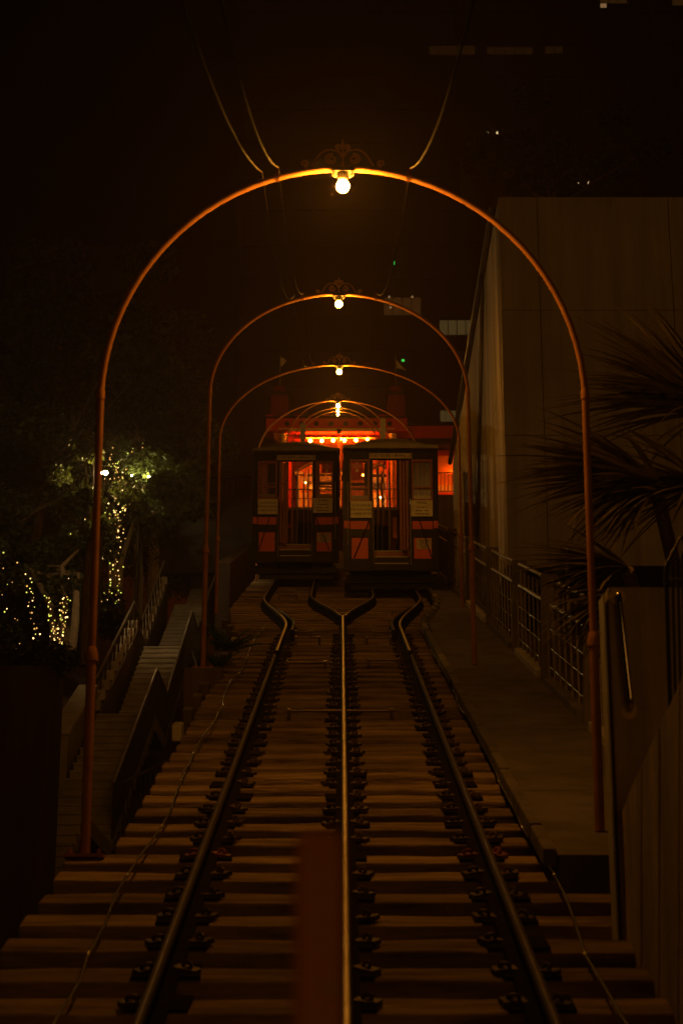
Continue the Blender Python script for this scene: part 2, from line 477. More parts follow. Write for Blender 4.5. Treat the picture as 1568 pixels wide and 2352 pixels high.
# ================================================================ LIGHT ARCHES
def spiral(cx, cz, r0, r1, a0, turns, n=22):
    return [(cx + (r0+(r1-r0)*i/(n-1))*math.cos(a0+turns*2*PI*i/(n-1)), 0, cz + (r0+(r1-r0)*i/(n-1))*math.sin(a0+turns*2*PI*i/(n-1))) for i in range(n)]
def bez(p0, p1, p2, p3, n=12):
    r = []
    for i in range(n+1):
        t = i/n; q = 1-t
        r.append(tuple(q**3*a+3*q*q*t*b+3*q*t*t*c+t**3*d for a,b,c,d in zip(p0,p1,p2,p3)))
    return r
ARCHES = []
def arch(s, pxc, halfw, y_apex, y_spring, label, lnl=-.14, lnr=0, detail=2, rad=.0195, lean0=0.0):
    base = trk(0, s, 0); Y = base.y
    apex = at(pxc, y_apex, Y); xc = apex.x; rise = apex.z - at(pxc, y_spring, Y).z
    zl = trk(0, s, lnl).z + (lnl*SA)*math.tan(SLOPE); zr = trk(0, s, lnr).z + (lnr*SA)*math.tan(SLOPE)
    t = thing('light_arch', label, 'arch', (xc, Y, base.z), group='lamp arches spanning the track')
    H = apex.z - base.z; sp = H - rise
    n = 40 if detail == 2 else 28
    pts = []
    for i in range(n+1):
        a = PI - PI*i/n
        pts.append((halfw*math.cos(a), 0, sp + rise*math.sin(a)))
    r = rad
    arc = B().tube(pts, r, 14).done('arch_pipe', 'arch_paint', t, smooth=True)
    for sgn, zb in ((-1, zl-base.z), (1, zr-base.z)):
        x = sgn*halfw; mid = zb + (sp-zb)*.42 if detail else zb+(sp-zb)*.4
        lean = lean0*sgn
        leg = B().tube([(x+lean*.0, 0, sp+.02), (x+lean*.5, 0, mid+.02)], r*1.12, 14)
        leg.tube([(x+lean*.5, 0, mid), (x+lean, 0, zb)], r*1.42, 14)
        lo = leg.done('leg', 'arch_paint', t, smooth=True)
        col = B(); co2 = B()
        col.lathe([(r*1.2,-.035),(r*1.9,-.025),(r*1.95,.012),(r*1.35,.055),(r*1.15,.06)], (x+lean*.5, 0, mid), 16)
        co2.lathe([(r*1.15,-.03),(r*1.35,-.028),(r*1.35,.02),(r*1.05,.04)], (x, 0, sp+.02), 16)
        col.done('collar', 'arch_paint', lo, smooth=True); co2.done('collar', 'arch_paint', lo, smooth=True)
        if detail == 2 and sgn < 0:
            bp = B(); bp.box((x+lean, 0, zb+.009), (.22,.16,.018))
            for bx in (-.08,.08):
                bp.lathe([(.011,0),(.011,.03)], (x+lean+bx, -.04, zb+.018), 6)
            bp.done('base_plate', 'arch_paint', lo)
    # lamp
    lz = H - r
    fx = B(); fx.box((0,0,lz+.004), (.135,.075,.028))
    fx.lathe([(.030,-.052),(.034,-.02),(.034,0)], (0,0,lz-.005), 14)
    fx.done('lamp_bracket', 'black_iron', t)
    for sgn in (-1,1):
        B().tube([(sgn*.052,-.02,lz-.012),(sgn*.060,-.02,lz-.034),(sgn*.042,-.02,lz-.046)], .007, 7).done('bracket_lug', 'galv', t, smooth=True)
    bl = B(); br = .039
    bl.ball((0,0,lz-.10), br, 18, 12)
    bo = bl.done('bulb', ('bulb_lit','bulb_second')[len(ARCHES)] if len(ARCHES) < 2 else 'bulb_rest', t, smooth=True)
    B().lathe([(.021,-.03),(.023,-.012),(.016,.0)], (0,0,lz-.052), 12).done('socket', 'brass', bo, smooth=True)
    # wrought iron crest
    cr = B(); k = .00115; z0 = H + r*.6
    def put(path, rr): cr.tube([(p[0]*k, 0, z0 + p[2]*k) for p in path], rr, 6)
    tw = .0068
    for sg in (-1, 1):
        put([(sg*p[0],0,p[2]) for p in spiral(208,22,22,6,-PI/2,-1.35)], tw)
        put([(sg*p[0],0,p[2]) for p in bez((168,0,8),(140,0,45),(125,0,105),(70,0,105))], tw)
        put([(sg*p[0],0,p[2]) for p in bez((70,0,105),(35,0,104),(15,0,92),(6,0,60))], tw)
        put([(sg*p[0],0,p[2]) for p in spiral(63,48,33,7,PI*.6,-1.7)], tw)
        put([(sg*p[0],0,p[2]) for p in bez((4,0,60),(8,0,95),(40,0,105),(40,0,125))], tw*.9)
        put([(sg*p[0],0,p[2]) for p in spiral(24,120,17,5,0,1.3)], tw*.9)
    put([(0,0,0),(0,0,70),(0,0,120)], tw)
    cr.lathe([(.003,-.01),(.011,.012),(.008,.03),(.0015,.06)], (0,0,z0+120*k), 8)
    cr.done('scroll_crest', 'crest_paint', t, smooth=True)
    # wire hooks
    for x in (-.41, .41):
        zz = sp + rise*math.sqrt(max(0, 1-(x/halfw)**2))
        hb = B(); hb.lathe([(r*1.25,-.016),(r*1.25,.016)], (x,0,zz), 12, R=Matrix.Rotation(PI/2,3,'Y'))
        hb.box((x,0,zz+r+.012), (.02,.03,.05))
        hb.tube([(x,0,zz+r+.03),(x+.012,0,zz+r+.055),(x+.03,0,zz+r+.05)], .005, 6)
        hb.done('wire_hook', 'arch_paint', t, smooth=True)
    ARCHES.append(dict(loc=Vector((xc,Y,base.z)), H=H, hw=halfw, sp=sp, rise=rise))
    return t
arch(10.75, 787, 1.45, 388, 915, 'nearest and largest orange lamp arch with scroll crest over the track', lean0=-.015)
arch(20.3, 778, 1.42, 676, 905, 'second orange lamp arch from the front, left leg on a concrete block', lnl=-.05, lean0=.01)
arch(29.3, 779, 1.87, 838, 1012, 'third lamp arch, broad and flat, just in front of the two cars', lnl=-.1, detail=1)
arch(39.5, 776, 1.66, 920, 1045, 'fourth lamp arch, wide, rising over the two car roofs', detail=1)
arch(54.0, 776, 1.46, 919, 1022, 'fifth lamp arch, narrow, behind the two cars', detail=1)
arch(63.0, 776, 1.50, 937, 1030, 'sixth lamp arch, close before the last one at the red station', detail=1)
arch(69.5, 776, 1.47, 945, 1030, 'last lamp arch, right in front of the red station', detail=1)

# festoon wires strung between arches
def wire(p0, p1, sag, label, r=.005):
    pts = []
    for i in range(29):
        t = i/28; p = p0.lerp(p1, t); p = p.copy(); p.z -= sag*4*t*(1-t); pts.append(p)
    o = B().tube(pts, r, 6).done('overhead_wire', 'wire', smooth=True)
    tag(o, label, 'wire', 'wires slung between the arches')
def hook(i, x):
    a = ARCHES[i]; return a['loc'] + Vector((x, 0, a['sp'] + a['rise']*math.sqrt(1-(x/a['hw'])**2) + .07))
a0 = ARCHES[0]['loc'].copy()
def front(x, dx): return Vector((x+dx, a0.y-8.2, hook(0,0).z - 8.2/3 + .15))
wire(front(-.42,-.02), hook(0,-.40), .42, 'inner of two wires slung to the left shoulder of the nearest arch')
wire(front(-.52,-.10), hook(0,-.50), .36, 'outer of two wires slung to the left shoulder of the nearest arch')
wire(front(.42,.06), hook(0,.42), .42, 'single wire slung to the right shoulder of the nearest arch', .0055)
nm = {0:('first','second'),1:('second','third')}
for i in (0,1):
    wire(hook(i,-.40), hook(i+1,-.40), .28, 'inner left wire sagging from the %s arch to the %s arch' % nm[i], .0028)
    wire(hook(i,-.50), hook(i+1,-.50), .34, 'outer left wire sagging from the %s arch to the %s arch' % nm[i], .0028)
    wire(hook(i,.42), hook(i+1,.42), .30, 'right wire sagging from the %s arch to the %s arch' % nm[i], .0028)

# ================================================================ FUNICULAR CARS
CARPX = 33.3/FPX
def make_car(mirror, loc, label):
    """front end of the car in local metres; origin on the track between the rails under the front wall"""
    t = thing('funicular_car', label, 'funicular car', loc, group='two funicular cars side by side')
    Yc = trk(0, 33.3, 0).y; ref = at(901, 1176, Yc).x; zref = trk(0, 33.3, 0).z
    def X(px): 
        v = (px-901)*CARPX*1.0
        return -v if mirror else v
    def Z(py): return at(901, py, Yc).z - zref
    def rect(name, x0, x1, y0, y1, m, yd=0.0, th=.03, par=None, bevel=0):
        a, b_ = sorted((X(x0), X(x1)))
        z0, z1 = Z(y1), Z(y0)
        return B().box(((a+b_)/2, yd, (z0+z1)/2), (b_-a, th, z1-z0)).done(name, m, par or t, bevel=bevel)
    LEN = 5.6; rise = LEN*math.tan(SLOPE)
    # front wall built round its openings
    wall = bpy.data.objects.new('front_wall', None); C.objects.link(wall); wall.parent = t
    for (a, b_, c, d) in ((787,802,1040,1312),(848,855,1056,1312),(940,946,1056,1312),(995,1008,1040,1312)):
        rect('post', a, b_, c, d, 'car_black', .0, .07, wall, .006)
    rect('header', 787, 1008, 1033, 1056, 'car_black', .0, .075, wall, .006)
    for (a, b_) in ((802,848),(946,995)):
        rect('window_head', a, b_, 1056, 1061, 'car_wood', .0, .05, wall)
        rect('window_rail', a, b_, 1147, 1154, 'car_wood', .0, .05, wall)
        rect('window_stile', a, a+4.0, 1061, 1147, 'car_wood', .0, .05, wall)
        rect('window_stile', b_-4.0, b_, 1061, 1147, 'car_wood', .0, .05, wall)
        rect('sash_bar', a+4, b_-4, 1119, 1123, 'car_wood', -.005, .03, wall)
        rect('glass', a+4, b_-4, 1061.5, 1146.5, 'car_glass', .012, .006, wall)
        rect('backing_board', a, b_, 1154, 1197, 'car_black', .004, .05, wall)
        rect('red_panel', a+1, b_-1, 1197.5, 1216, 'car_red', .0, .04, wall, .004)
        rect('cross_band', a, b_, 1216.5, 1235.5, 'car_black', -.004, .05, wall)
        rect('red_panel', a+4, b_-4, 1236, 1284, 'car_red', .0, .04, wall, .004)
        rect('panel_frame', a, a+4, 1236, 1284, 'car_black', .0, .05, wall)
        rect('panel_frame', b_-4, b_, 1236, 1284, 'car_black', .0, .05, wall)
        rect('sill_board', a, b_, 1284.5, 1312, 'car_black', .0, .06, wall)
    # corner red quarter panels wrapping to the sides
    rect('corner_panel', 788.5, 801, 1198, 1215, 'car_red', -.037, .012, wall)
    rect('corner_panel', 996, 1006.5, 1198, 1215, 'car_red', -.037, .012, wall)
    # diagonal braces
    for (p, q) in (((846,1199),(811,1283)), ((948,1150),(990,1282))):
        B().tube([(X(p[0]), -.05, Z(p[1])), (X(q[0]), -.05, Z(q[1]))], .010, 6).done('brace', 'car_black', t, smooth=True)
    # grab rails at the corners and door jambs
    for (px, c, d) in ((797,1110,1255),(856.5,1148,1300),(942.5,1148,1300),(855,1064,1100),(937,1062,1110)):
        B().tube([(X(px), -.06, Z(c)), (X(px), -.06, Z(d))], .009, 8).done('grab_rail', 'galv', t, smooth=True)
    # folded door leaf
    for k in range(3):
        rect('door_leaf', 918+k*7.4, 918+k*7.4+5.4, 1057, 1262, 'car_wood', .03+.055*(k % 2), .035, t, .005)
    # steps
    for k, (yy, m) in enumerate(((1258,'car_wood'),(1279,'car_black'),(1301,'car_black'))):
        z = Z(yy)
        st = B().box(((X(855)+X(940))/2, .42-.20*k, z-.06), (abs(X(940)-X(855)), .40, .12)).done('step', m, t)
        B().tube([(X(859), .42-.20*k-.207, z), (X(936), .42-.20*k-.207, z)], .010, 6).done('nosing', 'trim_white', st, smooth=True)
    # sloping floor of slats behind
    for k in range(12):
        zf = Z(1256) + k*.10
        B().box(((X(855)+X(940))/2, .80+k*.30, zf-.02), (abs(X(940)-X(855)), .27, .04)).done('floor_slat', 'car_wood', t)
    # side walls, parallelograms following the slope
    for (xa, tag_) in ((787.6, 0), (1007.4, 1)):
        xw = X(xa); o = .05 if xw < 0 else -.05
        zb, zw, zt = Z(1312), Z(1154), Z(1040)
        b = B(); b.hexa([(xw,.036,zb),(xw+o,.036,zb),(xw+o,LEN,zb+rise),(xw,LEN,zb+rise),(xw,.036,zw),(xw+o,.036,zw),(xw+o,LEN,zw+rise),(xw,LEN,zw+rise)])
        b.done('side_wall', 'car_red', t)
        for k in range(1, 7):
            yk = LEN*k/6; zk = rise*k/6
            B().box((xw+o*.5, yk, (zw+zt)/2+zk), (.05,.10,zt-zw+.1)).done('side_post', 'car_wood', t)
        b = B(); b.hexa([(xw,.05,zt-.05),(xw+o,.05,zt-.05),(xw+o,LEN,zt-.05+rise),(xw,LEN,zt-.05+rise),(xw,.05,zt+.02),(xw+o,.05,zt+.02),(xw+o,LEN,zt+.02+rise),(xw,LEN,zt+.02+rise)])
        b.done('cant_rail', 'car_black', t)
    # stepped bench seats either side
    for xs_ in (820, 975):
        for k in range(4):
            y0 = 1.0 + k*1.1; z0 = Z(1250) + y0*math.tan(SLOPE)
            B().box((X(xs_), y0, z0+.12), (.36,.06,.62)).done('seat_back', 'car_wood', t)
            B().box((X(xs_), y0-.22, z0-.05), (.36,.40,.05)).done('seat', 'car_wood', t)
    # poles in the aisle
    for px, yy, y1_ in ((868,.9,1236),(881,1.5,1228),(897,1.1,1243)):
        B().tube([(X(px), yy, Z(1058)+yy*.2), (X(px), yy, Z(y1_))], .013, 8).done('pole', 'galv', t, smooth=True)
    # low dark partition at the far end and upper end frame
    zf = rise
    B().box(((X(859)+X(905))/2, 3.6, Z(1200)+.72), (abs(X(905)-X(859)), .05, .62)).done('partition', 'car_black', t)
    b = B()
    for px in (790, 850, 943, 1004): b.box((X(px), LEN, Z(1176)+zf), (.07,.06,2.0))
    b.done('rear_post', 'car_wood', t)
    for (a, c) in ((793,847),(946,1001)):
        b = B(); b.box(((X(a)+X(c))/2, LEN, Z(1230)+zf), (abs(X(c)-X(a)),.05,.95)); b.done('rear_panel', 'car_wood', t)
        B().box(((X(a)+X(c))/2, LEN+.01, Z(1115)+zf), (abs(X(c)-X(a)),.04,.05)).done('rear_sash_bar', 'car_wood', t)
    # roof: arched shell with a rounded front hood
    b = B(); nseg = 18; ztop = Z(1008); zev = Z(1033.5)
    half = abs(X(1010)-X(785))/2; xm = (X(1010)+X(785))/2
    def ring(y, s_, dz, thick):
        up = []; lo = []
        for i in range(nseg+1):
            u = -1+2*i/nseg
            z = zev + (ztop-zev)*s_*(1-abs(u)**2.2) + dz
            up.append(b.bm.verts.new((xm+half*u*(.985+.015*s_), y, z+.018))); lo.append(b.bm.verts.new((xm+half*u*(.985+.015*s_), y, zev+dz-.03 + max(0,(ztop-zev)*s_*(1-abs(u)**2.2)-thick))))
        return up + list(reversed(lo))
    rs = [ring(-.20,.10,0,.5), ring(-.17,.34,0,.5), ring(-.08,.62,0,.3), ring(.10,.86,.04,.06), ring(.36,1.0,.12,.05), ring(LEN+.15,1.0,rise+.1,.05)]
    for i in range(len(rs)-1):
        m_ = len(rs[i])
        for k in range(m_): b.bm.faces.new((rs[i][k], rs[i][(k+1)%m_], rs[i+1][(k+1)%m_], rs[i+1][k]))
    b.bm.faces.new(rs[0]); b.bm.faces.new(list(reversed(rs[-1])))
    b.done('roof', 'car_roof', t, smooth=True)
    # upright number board on the roof
    B().box((X(884) if not mirror else X(884), 1.2, ztop+.62), (.10,.03,.40)).done('roof_board', 'sign_cream', t, bevel=.01)
    # marker lamps on the eaves
    for px in (787, 1006): 
        B().ball((X(px), -.15, Z(1039)), .012, 8, 6).done('marker_lamp', 'chrome', t, smooth=True)
    # undercarriage
    B().box((xm, .25, Z(1322)), (abs(X(1000)-X(795)), .10, .14)).done('buffer_beam', 'car_black', t)
    b = B(); zz = Z(1330)
    b.hexa([(xm-.7,.3,zz-.1),(xm+.7,.3,zz-.1),(xm+.7,LEN,zz-.1+rise),(xm-.7,LEN,zz-.1+rise),(xm-.7,.3,zz+.2),(xm+.7,.3,zz+.2),(xm+.7,LEN,zz+.2+rise),(xm-.7,LEN,zz+.2+rise)])
    b.done('chassis', 'car_black', t)
    for sx_ in (-.381,.381):
        for yy in (.7, 4.6):
            B().lathe([(.18,-.03),(.20,-.03),(.20,-.015),(.17,-.012),(.17,.04),(.05,.045)], (xm+sx_, yy, .19+yy/3), 20, R=Matrix.Rotation(PI/2,3,'Y')).done('wheel', 'rail_web', t, smooth=True)
    # ---- boards with lettering
    def board(x0, x1, y0, y1, m, yd, name='sign'):
        return rect(name, x0, x1, y0, y1, m, yd, .012, t, .002)
    def mid(x0, x1): return (X(x0)+X(x1))/2
    def lines(par, xc, y, rows):      # print too small to read: short ink strokes
        for row in rows:
            for a, b_ in row[1:]:
                B().box((xc+(a+b_)/2, y, Z(row[0])), (b_-a, .0012, .014)).done('print_line', 'ink', par)
    sg = board(847, 947, 1044.5, 1056, 'sign_tan', -.075, 'sign_board'); sg['label'] = 'long cream board reading do not board a moving car'
    text('DO NOT BOARD A MOVING CAR', .074, 'ink', sg, (mid(847,947), -.084, Z(1050.3)), sx=.70, bold=.0012)
    L_, R_ = ((803.5,853),(944,994)) if not mirror else ((944,994),(803.5,853))
    y0, y1 = (1154,1192)
    sg = board(*L_, y0, y1, 'sign_cream', -.062, 'sign_board'); sg['label'] = 'white board telling when not to enter the car'
    cx_ = mid(*L_)
    for i, ln in enumerate(('DO NOT ENTER CAR','AFTER SOUND OF HORN','or WHEN RED LIGHT IS ON')):
        text(ln, .056, 'ink', sg, (cx_, -.070, Z(1164+i*9.3)), sx=.60 if i < 2 else .50, bold=.0004)
    sg = board(*R_, 1151.5, 1188.5, 'sign_cream', -.062, 'sign_board'); sg['label'] = 'white board listing fares'
    cx_ = mid(*R_)
    text('FARES', .060, 'ink', sg, (cx_, -.070, Z(1157.5)), sx=1.05, bold=.0006)
    lines(sg, cx_, -.0685, ((1167.5,(-.09,-.03),(-.02,.05),(.06,.09)),(1175.5,(-.11,-.06),(-.05,.0),(.05,.11)),(1183,(-.12,-.02),(-.01,.04),(.05,.12))))
    # red extinguisher notice in the window
    W_ = (805.5, 832)
    sg = rect('window_notice', W_[0], W_[1], 1062, 1086, 'sign_red', -.002, .006, t); sg['label'] = 'red fire extinguisher under seat notice with arrow'
    cx_ = mid(*W_)
    for i, ln in enumerate(('FIRE','EXTINGUISHER','UNDER SEAT')):
        text(ln, .036, 'ink_white', sg, (cx_, -.007, Z(1064.5+i*4.6)), sx=.72 if i else .9)
    zc = Z(1081); 
    B().prism([(cx_-.016,-.0062,zc+.03),(cx_+.016,-.0062,zc+.03),(cx_+.016,-.0062,zc),(cx_+.036,-.0062,zc),(cx_,-.0062,zc-.035),(cx_-.036,-.0062,zc),(cx_-.016,-.0062,zc)], (0,-.0015,0)).done('arrow', 'ink_white', sg)
    # paper notice on the lower red panel by the far jamb
    W2 = (956,990) if not mirror else (809,842)
    sg = rect('paper_notice', W2[0], W2[1], 1238, 1262, 'sign_tan', -.024, .006, t)
    lines(sg, mid(*W2), -.0275, ((1243,(-.08,.0),(.02,.08)),(1248,(-.07,.06)),(1253,(-.08,-.02),(.0,.07)),(1258,(-.05,.05))))
    # number plate on the window ledge
    rect('ledge', 806, 844, 1137, 1146.5, 'sign_cream', .05, .01, t)
    rect('ledge', 950, 991, 1137, 1146.5, 'sign_cream', .05, .01, t)
    return t
YR = trk(0, 33.3); YL = trk(0, 36.6)
carR = make_car(False, (at(901,1176,YR.y).x, YR.y, YR.z), 'right funicular car, the nearer one, beside the steel railing')
carL = make_car(True, (at(676,1176,YL.y).x, YL.y, YL.z), 'left funicular car, standing a little farther up the track')

# ================================================================ STATION at the top
DS = 75.0
SY = pt(784, 1000, DS).y
SB = at(784, 1180, SY).z
st = thing('station_house', 'red and orange upper station lit by a row of bulbs', 'station', (0, SY, SB))
def sx(px, py=1000, Y=None): return at(px, py, Y or SY).x
def sz(py, Y=None): return at(784, py, Y or SY).z - SB
def sbox(name, x0, x1, y0, y1, m, yd=0.0, th=.3, par=None, bevel=0):
    a, b_ = sx(x0), sx(x1); z0, z1 = sz(y1), sz(y0)
    return B().box(((a+b_)/2, yd, (z0+z1)/2), (b_-a, th, z1-z0)).done(name, m, par or st, bevel=bevel)
sbox('frieze', 612, 934, 965, 996, 'station_red', .1, .9)
for k in range(10):
    x0 = 612 + k*32.2
    sbox('parapet_block', x0, x0+(17 if k % 2 else 15.5), 960 if k % 2 == 0 else 962.5, 965.2, 'station_red', .1, .94)
sbox('cap_moulding', 608, 938, 965.4, 968, 'car_black', .05, 1.05)
for k in range(8):
    px = 659.5 + k*33.5
    R_ = Matrix.Rotation(PI/2, 3, 'X')
    B().lathe([(.03,.0),(.085,.0),(.10,.02),(.10,.05)], (sx(px), -.36, sz(981)), 14, R=R_).done('rosette', 'car_black', st, smooth=True)
sbox('dentil_line', 640, 905, 991.5, 993, 'station_gold', -.37, .06)
sbox('gold_cornice', 663, 882, 997, 1001.5, 'station_gold', -.30, .5)
sbox('gold_lip', 655, 890, 1002, 1003.2, 'station_red', -.34, .5)
# arched spandrel under the cornice
poly = [(sx(650),-.2,sz(1003.4)),(sx(905),-.2,sz(1003.4)),(sx(905),-.2,sz(1024)),(sx(886),-.2,sz(1024))]
for i in range(13):
    a = i/12; px = 884 - 200*a
    y = 1012.0 - 2.2*math.sin(PI*a) + 9*max(0, abs(a-.5)-.36)/.14
    poly.append((sx(px),-.2,sz(y)))
poly += [(sx(668),-.2,sz(1024)),(sx(650),-.2,sz(1024))]
B().prism(poly, (0,.25,0)).done('spandrel', 'station_red', st)
# columns with capitals
for (a, b_) in ((645,660),(893,908)):
    cxp = (a+b_)/2
    B().lathe([(.10,0),(.13,.1),(.10,.2),(.095,sz(1024)-.05)], (sx(cxp), -.15, 0), 14).done('column', 'station_orange', st, smooth=True)
    z1 = sz(1003.4); z0 = sz(1024)
    B().lathe([(.10,z0-.05),(.15,z0+.02),(.12,z0+.1),(.17,z0+.2),(.13,z0+.26),(.16,z1-.002)], (sx(cxp), -.28, 0), 14).done('capital', 'station_gold', st, smooth=True)
# curled corbel at the left corner
B().prism([(sx(628),-.1,sz(996.2)),(sx(644),-.1,sz(996.2)),(sx(644),-.1,sz(1030)),(sx(639),-.1,sz(1030)),(sx(637),-.1,sz(1015)),(sx(629),-.1,sz(1008)),(sx(632),-.1,sz(1003))], (0,.4,0)).done('corbel', 'station_orange', st)
# lamp housing, bulb batten and bulbs
sbox('lamp_housing', 773, 784, 999, 1008.5, 'car_black', -.62, .14)
bat = sbox('bulb_batten', 690, 866, 1011.6, 1013.2, 'station_gold', -.30, .10)
for px, py, r in ((713,1020.6,4.0),(739.3,1020.4,4.0),(765,1019.8,4.1),(782,1016.6,2.6),(791,1019.6,4.0),(817,1019,3.9),(843,1017.6,3.3)):
    B().ball((sx(px), -.42, sz(py)), r*.0169, 14, 9).done('bulb', 'station_bulb', st, smooth=True)
# orange hall behind: side walls, back wall, ceiling, floor
HB = 5.2
B().box(((sx(640)+sx(910))/2, HB, sz(1100)), (sx(910)-sx(640), .2, 4.6)).done('back_wall', 'station_orange', st)
for px in (648, 905): B().box((sx(px), HB/2+.1, sz(1100)), (.15, HB-.3, 4.6)).done('side_wall', 'station_orange', st)
B().box(((sx(640)+sx(910))/2, HB/2+.1, sz(1006)), (sx(910)-sx(640), HB, .08)).done('ceiling', 'station_orange', st)
B().box(((sx(640)+sx(910))/2, HB/2+.1, .0), (sx(910)-sx(640)+1.5, HB+1.5, .12)).done('floor', 'platform', st)
for k in range(26):      # vertical boarding on the back wall
    px = 655 + k*9.6
    B().box((sx(px), HB-.115, sz(1050)), (.02,.03,2.4)).done('wall_batten', 'station_gold', st)
# red inner pilasters
for px in (664, 893): B().box((sx(px), 1.2, sz(1090)), (.16,.14,3.6)).done('pilaster', 'station_red', st)
# middle post seen between the cars
B().tube([(sx(779.5), -.5, sz(1150)), (sx(779.5), -.5, sz(1012))], .05, 10).done('middle_post', 'station_orange', st, smooth=True)
# hanging lamps inside
for px, py, yd in ((876,1103,2.2),(894,1046,1.4),(700,1060,2.6),(735,1035,3.0),(835,1035,3.0)):
    B().ball((sx(px), yd, sz(py)), .034, 12, 8).done('hall_bulb', 'small_bulb' if py > 1040 else 'station_bulb', st, smooth=True)
    B().tube([(sx(px), yd, sz(py)+.05), (sx(px), yd, sz(1008))], .006, 6).done('lamp_cord', 'wire', st)
# turrets with caps
for (a, b_) in ((621,661),(890,930)):
    o = sbox('turret', a, b_, 905, 960, 'turret_red', .4, .62)
    sbox('turret_cap', a-3, b_+3, 898, 904.6, 'car_black', .4, .74, o)
    sbox('turret_finial', a+8, b_-8, 882, 897.6, 'turret_red', .4, .4, o)
    B().tube([(sx((a+b_)/2), .4, sz(882)), (sx((a+b_)/2), .4, sz(806))], .018, 8).done('flag_pole', 'galv', o, smooth=True)
# right wing
sbox('wing_wall', 934.5, 1105, 974, 1009, 'station_red', .6, .8)
sbox('wing_eave', 934.5, 1105, 1009.4, 1024, 'car_black', .5, 1.3)
sbox('wing_lower_wall', 934.5, 1105, 1024.4, 1046, 'station_red', .7, .5)
sbox('wing_roof_line', 934.5, 1105, 971.4, 973.6, 'car_black', .6, .95)
sbox('wing_board', 1004, 1046, 1042.5, 1082, 'station_orange', .28, .06)
sbox('wing_back', 990, 1105, 1046.5, 1135, 'station_orange', 1.6, .1)
for k in range(6): sbox('wing_panel', 1008+k*7.8, 1013.2+k*7.8, 1087, 1101, 'station_gold', 1.5, .05)
sbox('wing_dado', 1002, 1060, 1105, 1120, 'station_red', 1.45, .06)
for px, py, r in ((1042.5,1095,.045),(1048.5,1094.5,.065)):
    B().ball((sx(px), .1, sz(py)), r, 12, 8).done('globe_lamp', 'station_bulb', st, smooth=True)
# flags
for px, lab, poly in ((641, 'small pale pennant on the left station turret', [(0,0),(6,1),(13,6),(10,13),(5,17),(0,21)]),
                      (910, 'drooping pale pennant on the right station turret', [(0,0),(7,8),(13,14),(24,25),(12,21),(2,19)])):
    y0 = 812 if px < 700 else 817
    P_ = [Vector((sx(px+u)+.02, SY+.42+.03*math.sin(u*.5), SB+sz(y0+v))) for u, v in poly]
    o = B().prism(P_, (0,.012,0)).done('pennant', 'flag'); tag(o, lab, 'flag', 'pennants on the station turrets')

# ticket booths with gables inside the hall
def booth(px0, px1, ypk, yev, label, win):
    Yb = SY + 2.6
    t = thing('ticket_booth', label, 'booth', (at((px0+px1)/2, 1180, Yb).x, Yb, SB), group='gabled ticket booths in the station')
    k = (Yb-CAM.y)/CP/FPX*.985; hw = (px1-px0)/2*k
    zz = lambda py: at(784, py, Yb).z - SB
    ze, zp = zz(yev), zz(ypk)
    B().box((0,.5,(ze-.2)/2), (hw*1.8,1.0,ze-.2)).done('booth_wall', 'station_orange', t)
    B().prism([(-hw*.9,0,ze-.2),(hw*.9,0,ze-.2),(hw*.9,0,ze-.02),(0,0,zp-.1),(-hw*.9,0,ze-.02)], (0,1,0)).done('gable_wall', 'station_orange', t)
    for sg in (-1,1):
        B().prism([(0,-.12,zp),(sg*hw,-.12,ze),(sg*hw,-.12,ze-.10),(0,-.12,zp-.11)], (0,1.2,0)).done('gable_roof', 'slate', t)
        B().box((sg*hw*.82,-.1,ze-.14), (hw*.34,.16,.10)).done('eave_return', 'trim_white', t)
        B().box((sg*hw*.84,-.05,(ze-.2)/2), (.10,.12,ze-.2)).done('corner_post', 'trim_white', t)
    B().box((0,-.03,ze-.36), (hw*1.5,.06,.24)).done('fascia', 'trim_white', t)
    ww = hw*1.05; wz0, wz1 = zz(1126), zz(1089)
    wn = B().box((0,-.012,(wz0+wz1)/2), (ww,.03,wz1-wz0)).done('window', 'tower_glass', t)
    for i in range(win+1): B().box((-ww/2+ww*i/win,-.04,(wz0+wz1)/2), (.035,.04,wz1-wz0+.04)).done('muntin', 'trim_white', wn)
    for zq in (wz0, (wz0+wz1)/2, wz1): B().box((0,-.045,zq), (ww,.03,.035)).done('muntin', 'trim_white', wn)
    for i in range(8): B().box((-hw*.75+hw*1.5*i/7,-.03,(wz0-.1)/2), (.10,.03,wz0-.15)).done('panel_strip', 'trim_white' if i % 2 else 'station_gold', t)
booth(676, 790, 1052, 1082, 'left gabled booth with white muntin windows, seen behind the left car', 4)
booth(836, 908, 1064, 1084, 'right gabled booth with white muntin windows, seen through the right car', 3)
# dark balustrade across the platform in front of the booths
def balustrade(name, label, P0, P1, h, step, m, rb=.012, low=.08, post=None):
    t = thing(name, label, 'railing', P0)
    d = P1-P0; n = max(2, int(Vector((d.x,d.y,0)).length/step))
    B().tube([(0,0,h), tuple(d+Vector((0,0,h)))], .022, 8).done('top_rail', 'galv' if name == 'return_railing' else m, t, smooth=True)
    B().tube([(0,0,low), tuple(d+Vector((0,0,low)))], .014, 6).done('bottom_rail', m, t, smooth=True)
    me = None
    for i in range(n+1):
        q = d*(i/n)
        if me is None:
            o = B().tube([(0,0,low),(0,0,h)], rb, 6).done('baluster', m, t); me = o.data
        else: o = link('baluster', me, t)
        o.location = q
    return t
Yb = SY - 1.4
balustrade('balustrade', 'dark balustrade across the upper platform in front of the booths', at(655,1150,Yb), at(915,1150,Yb), at(784,1124,Yb).z-at(784,1150,Yb).z, .16, 'black_iron')
Yb = SY - 3
balustrade('plaza_railing', 'tall barred railing right of the cars before the glowing wing', at(1004,1133,Yb), at(1072,1133,Yb), at(784,1086,Yb).z-at(784,1133,Yb).z, .13, 'black_iron')
Yb = pt(784,1100,52).y
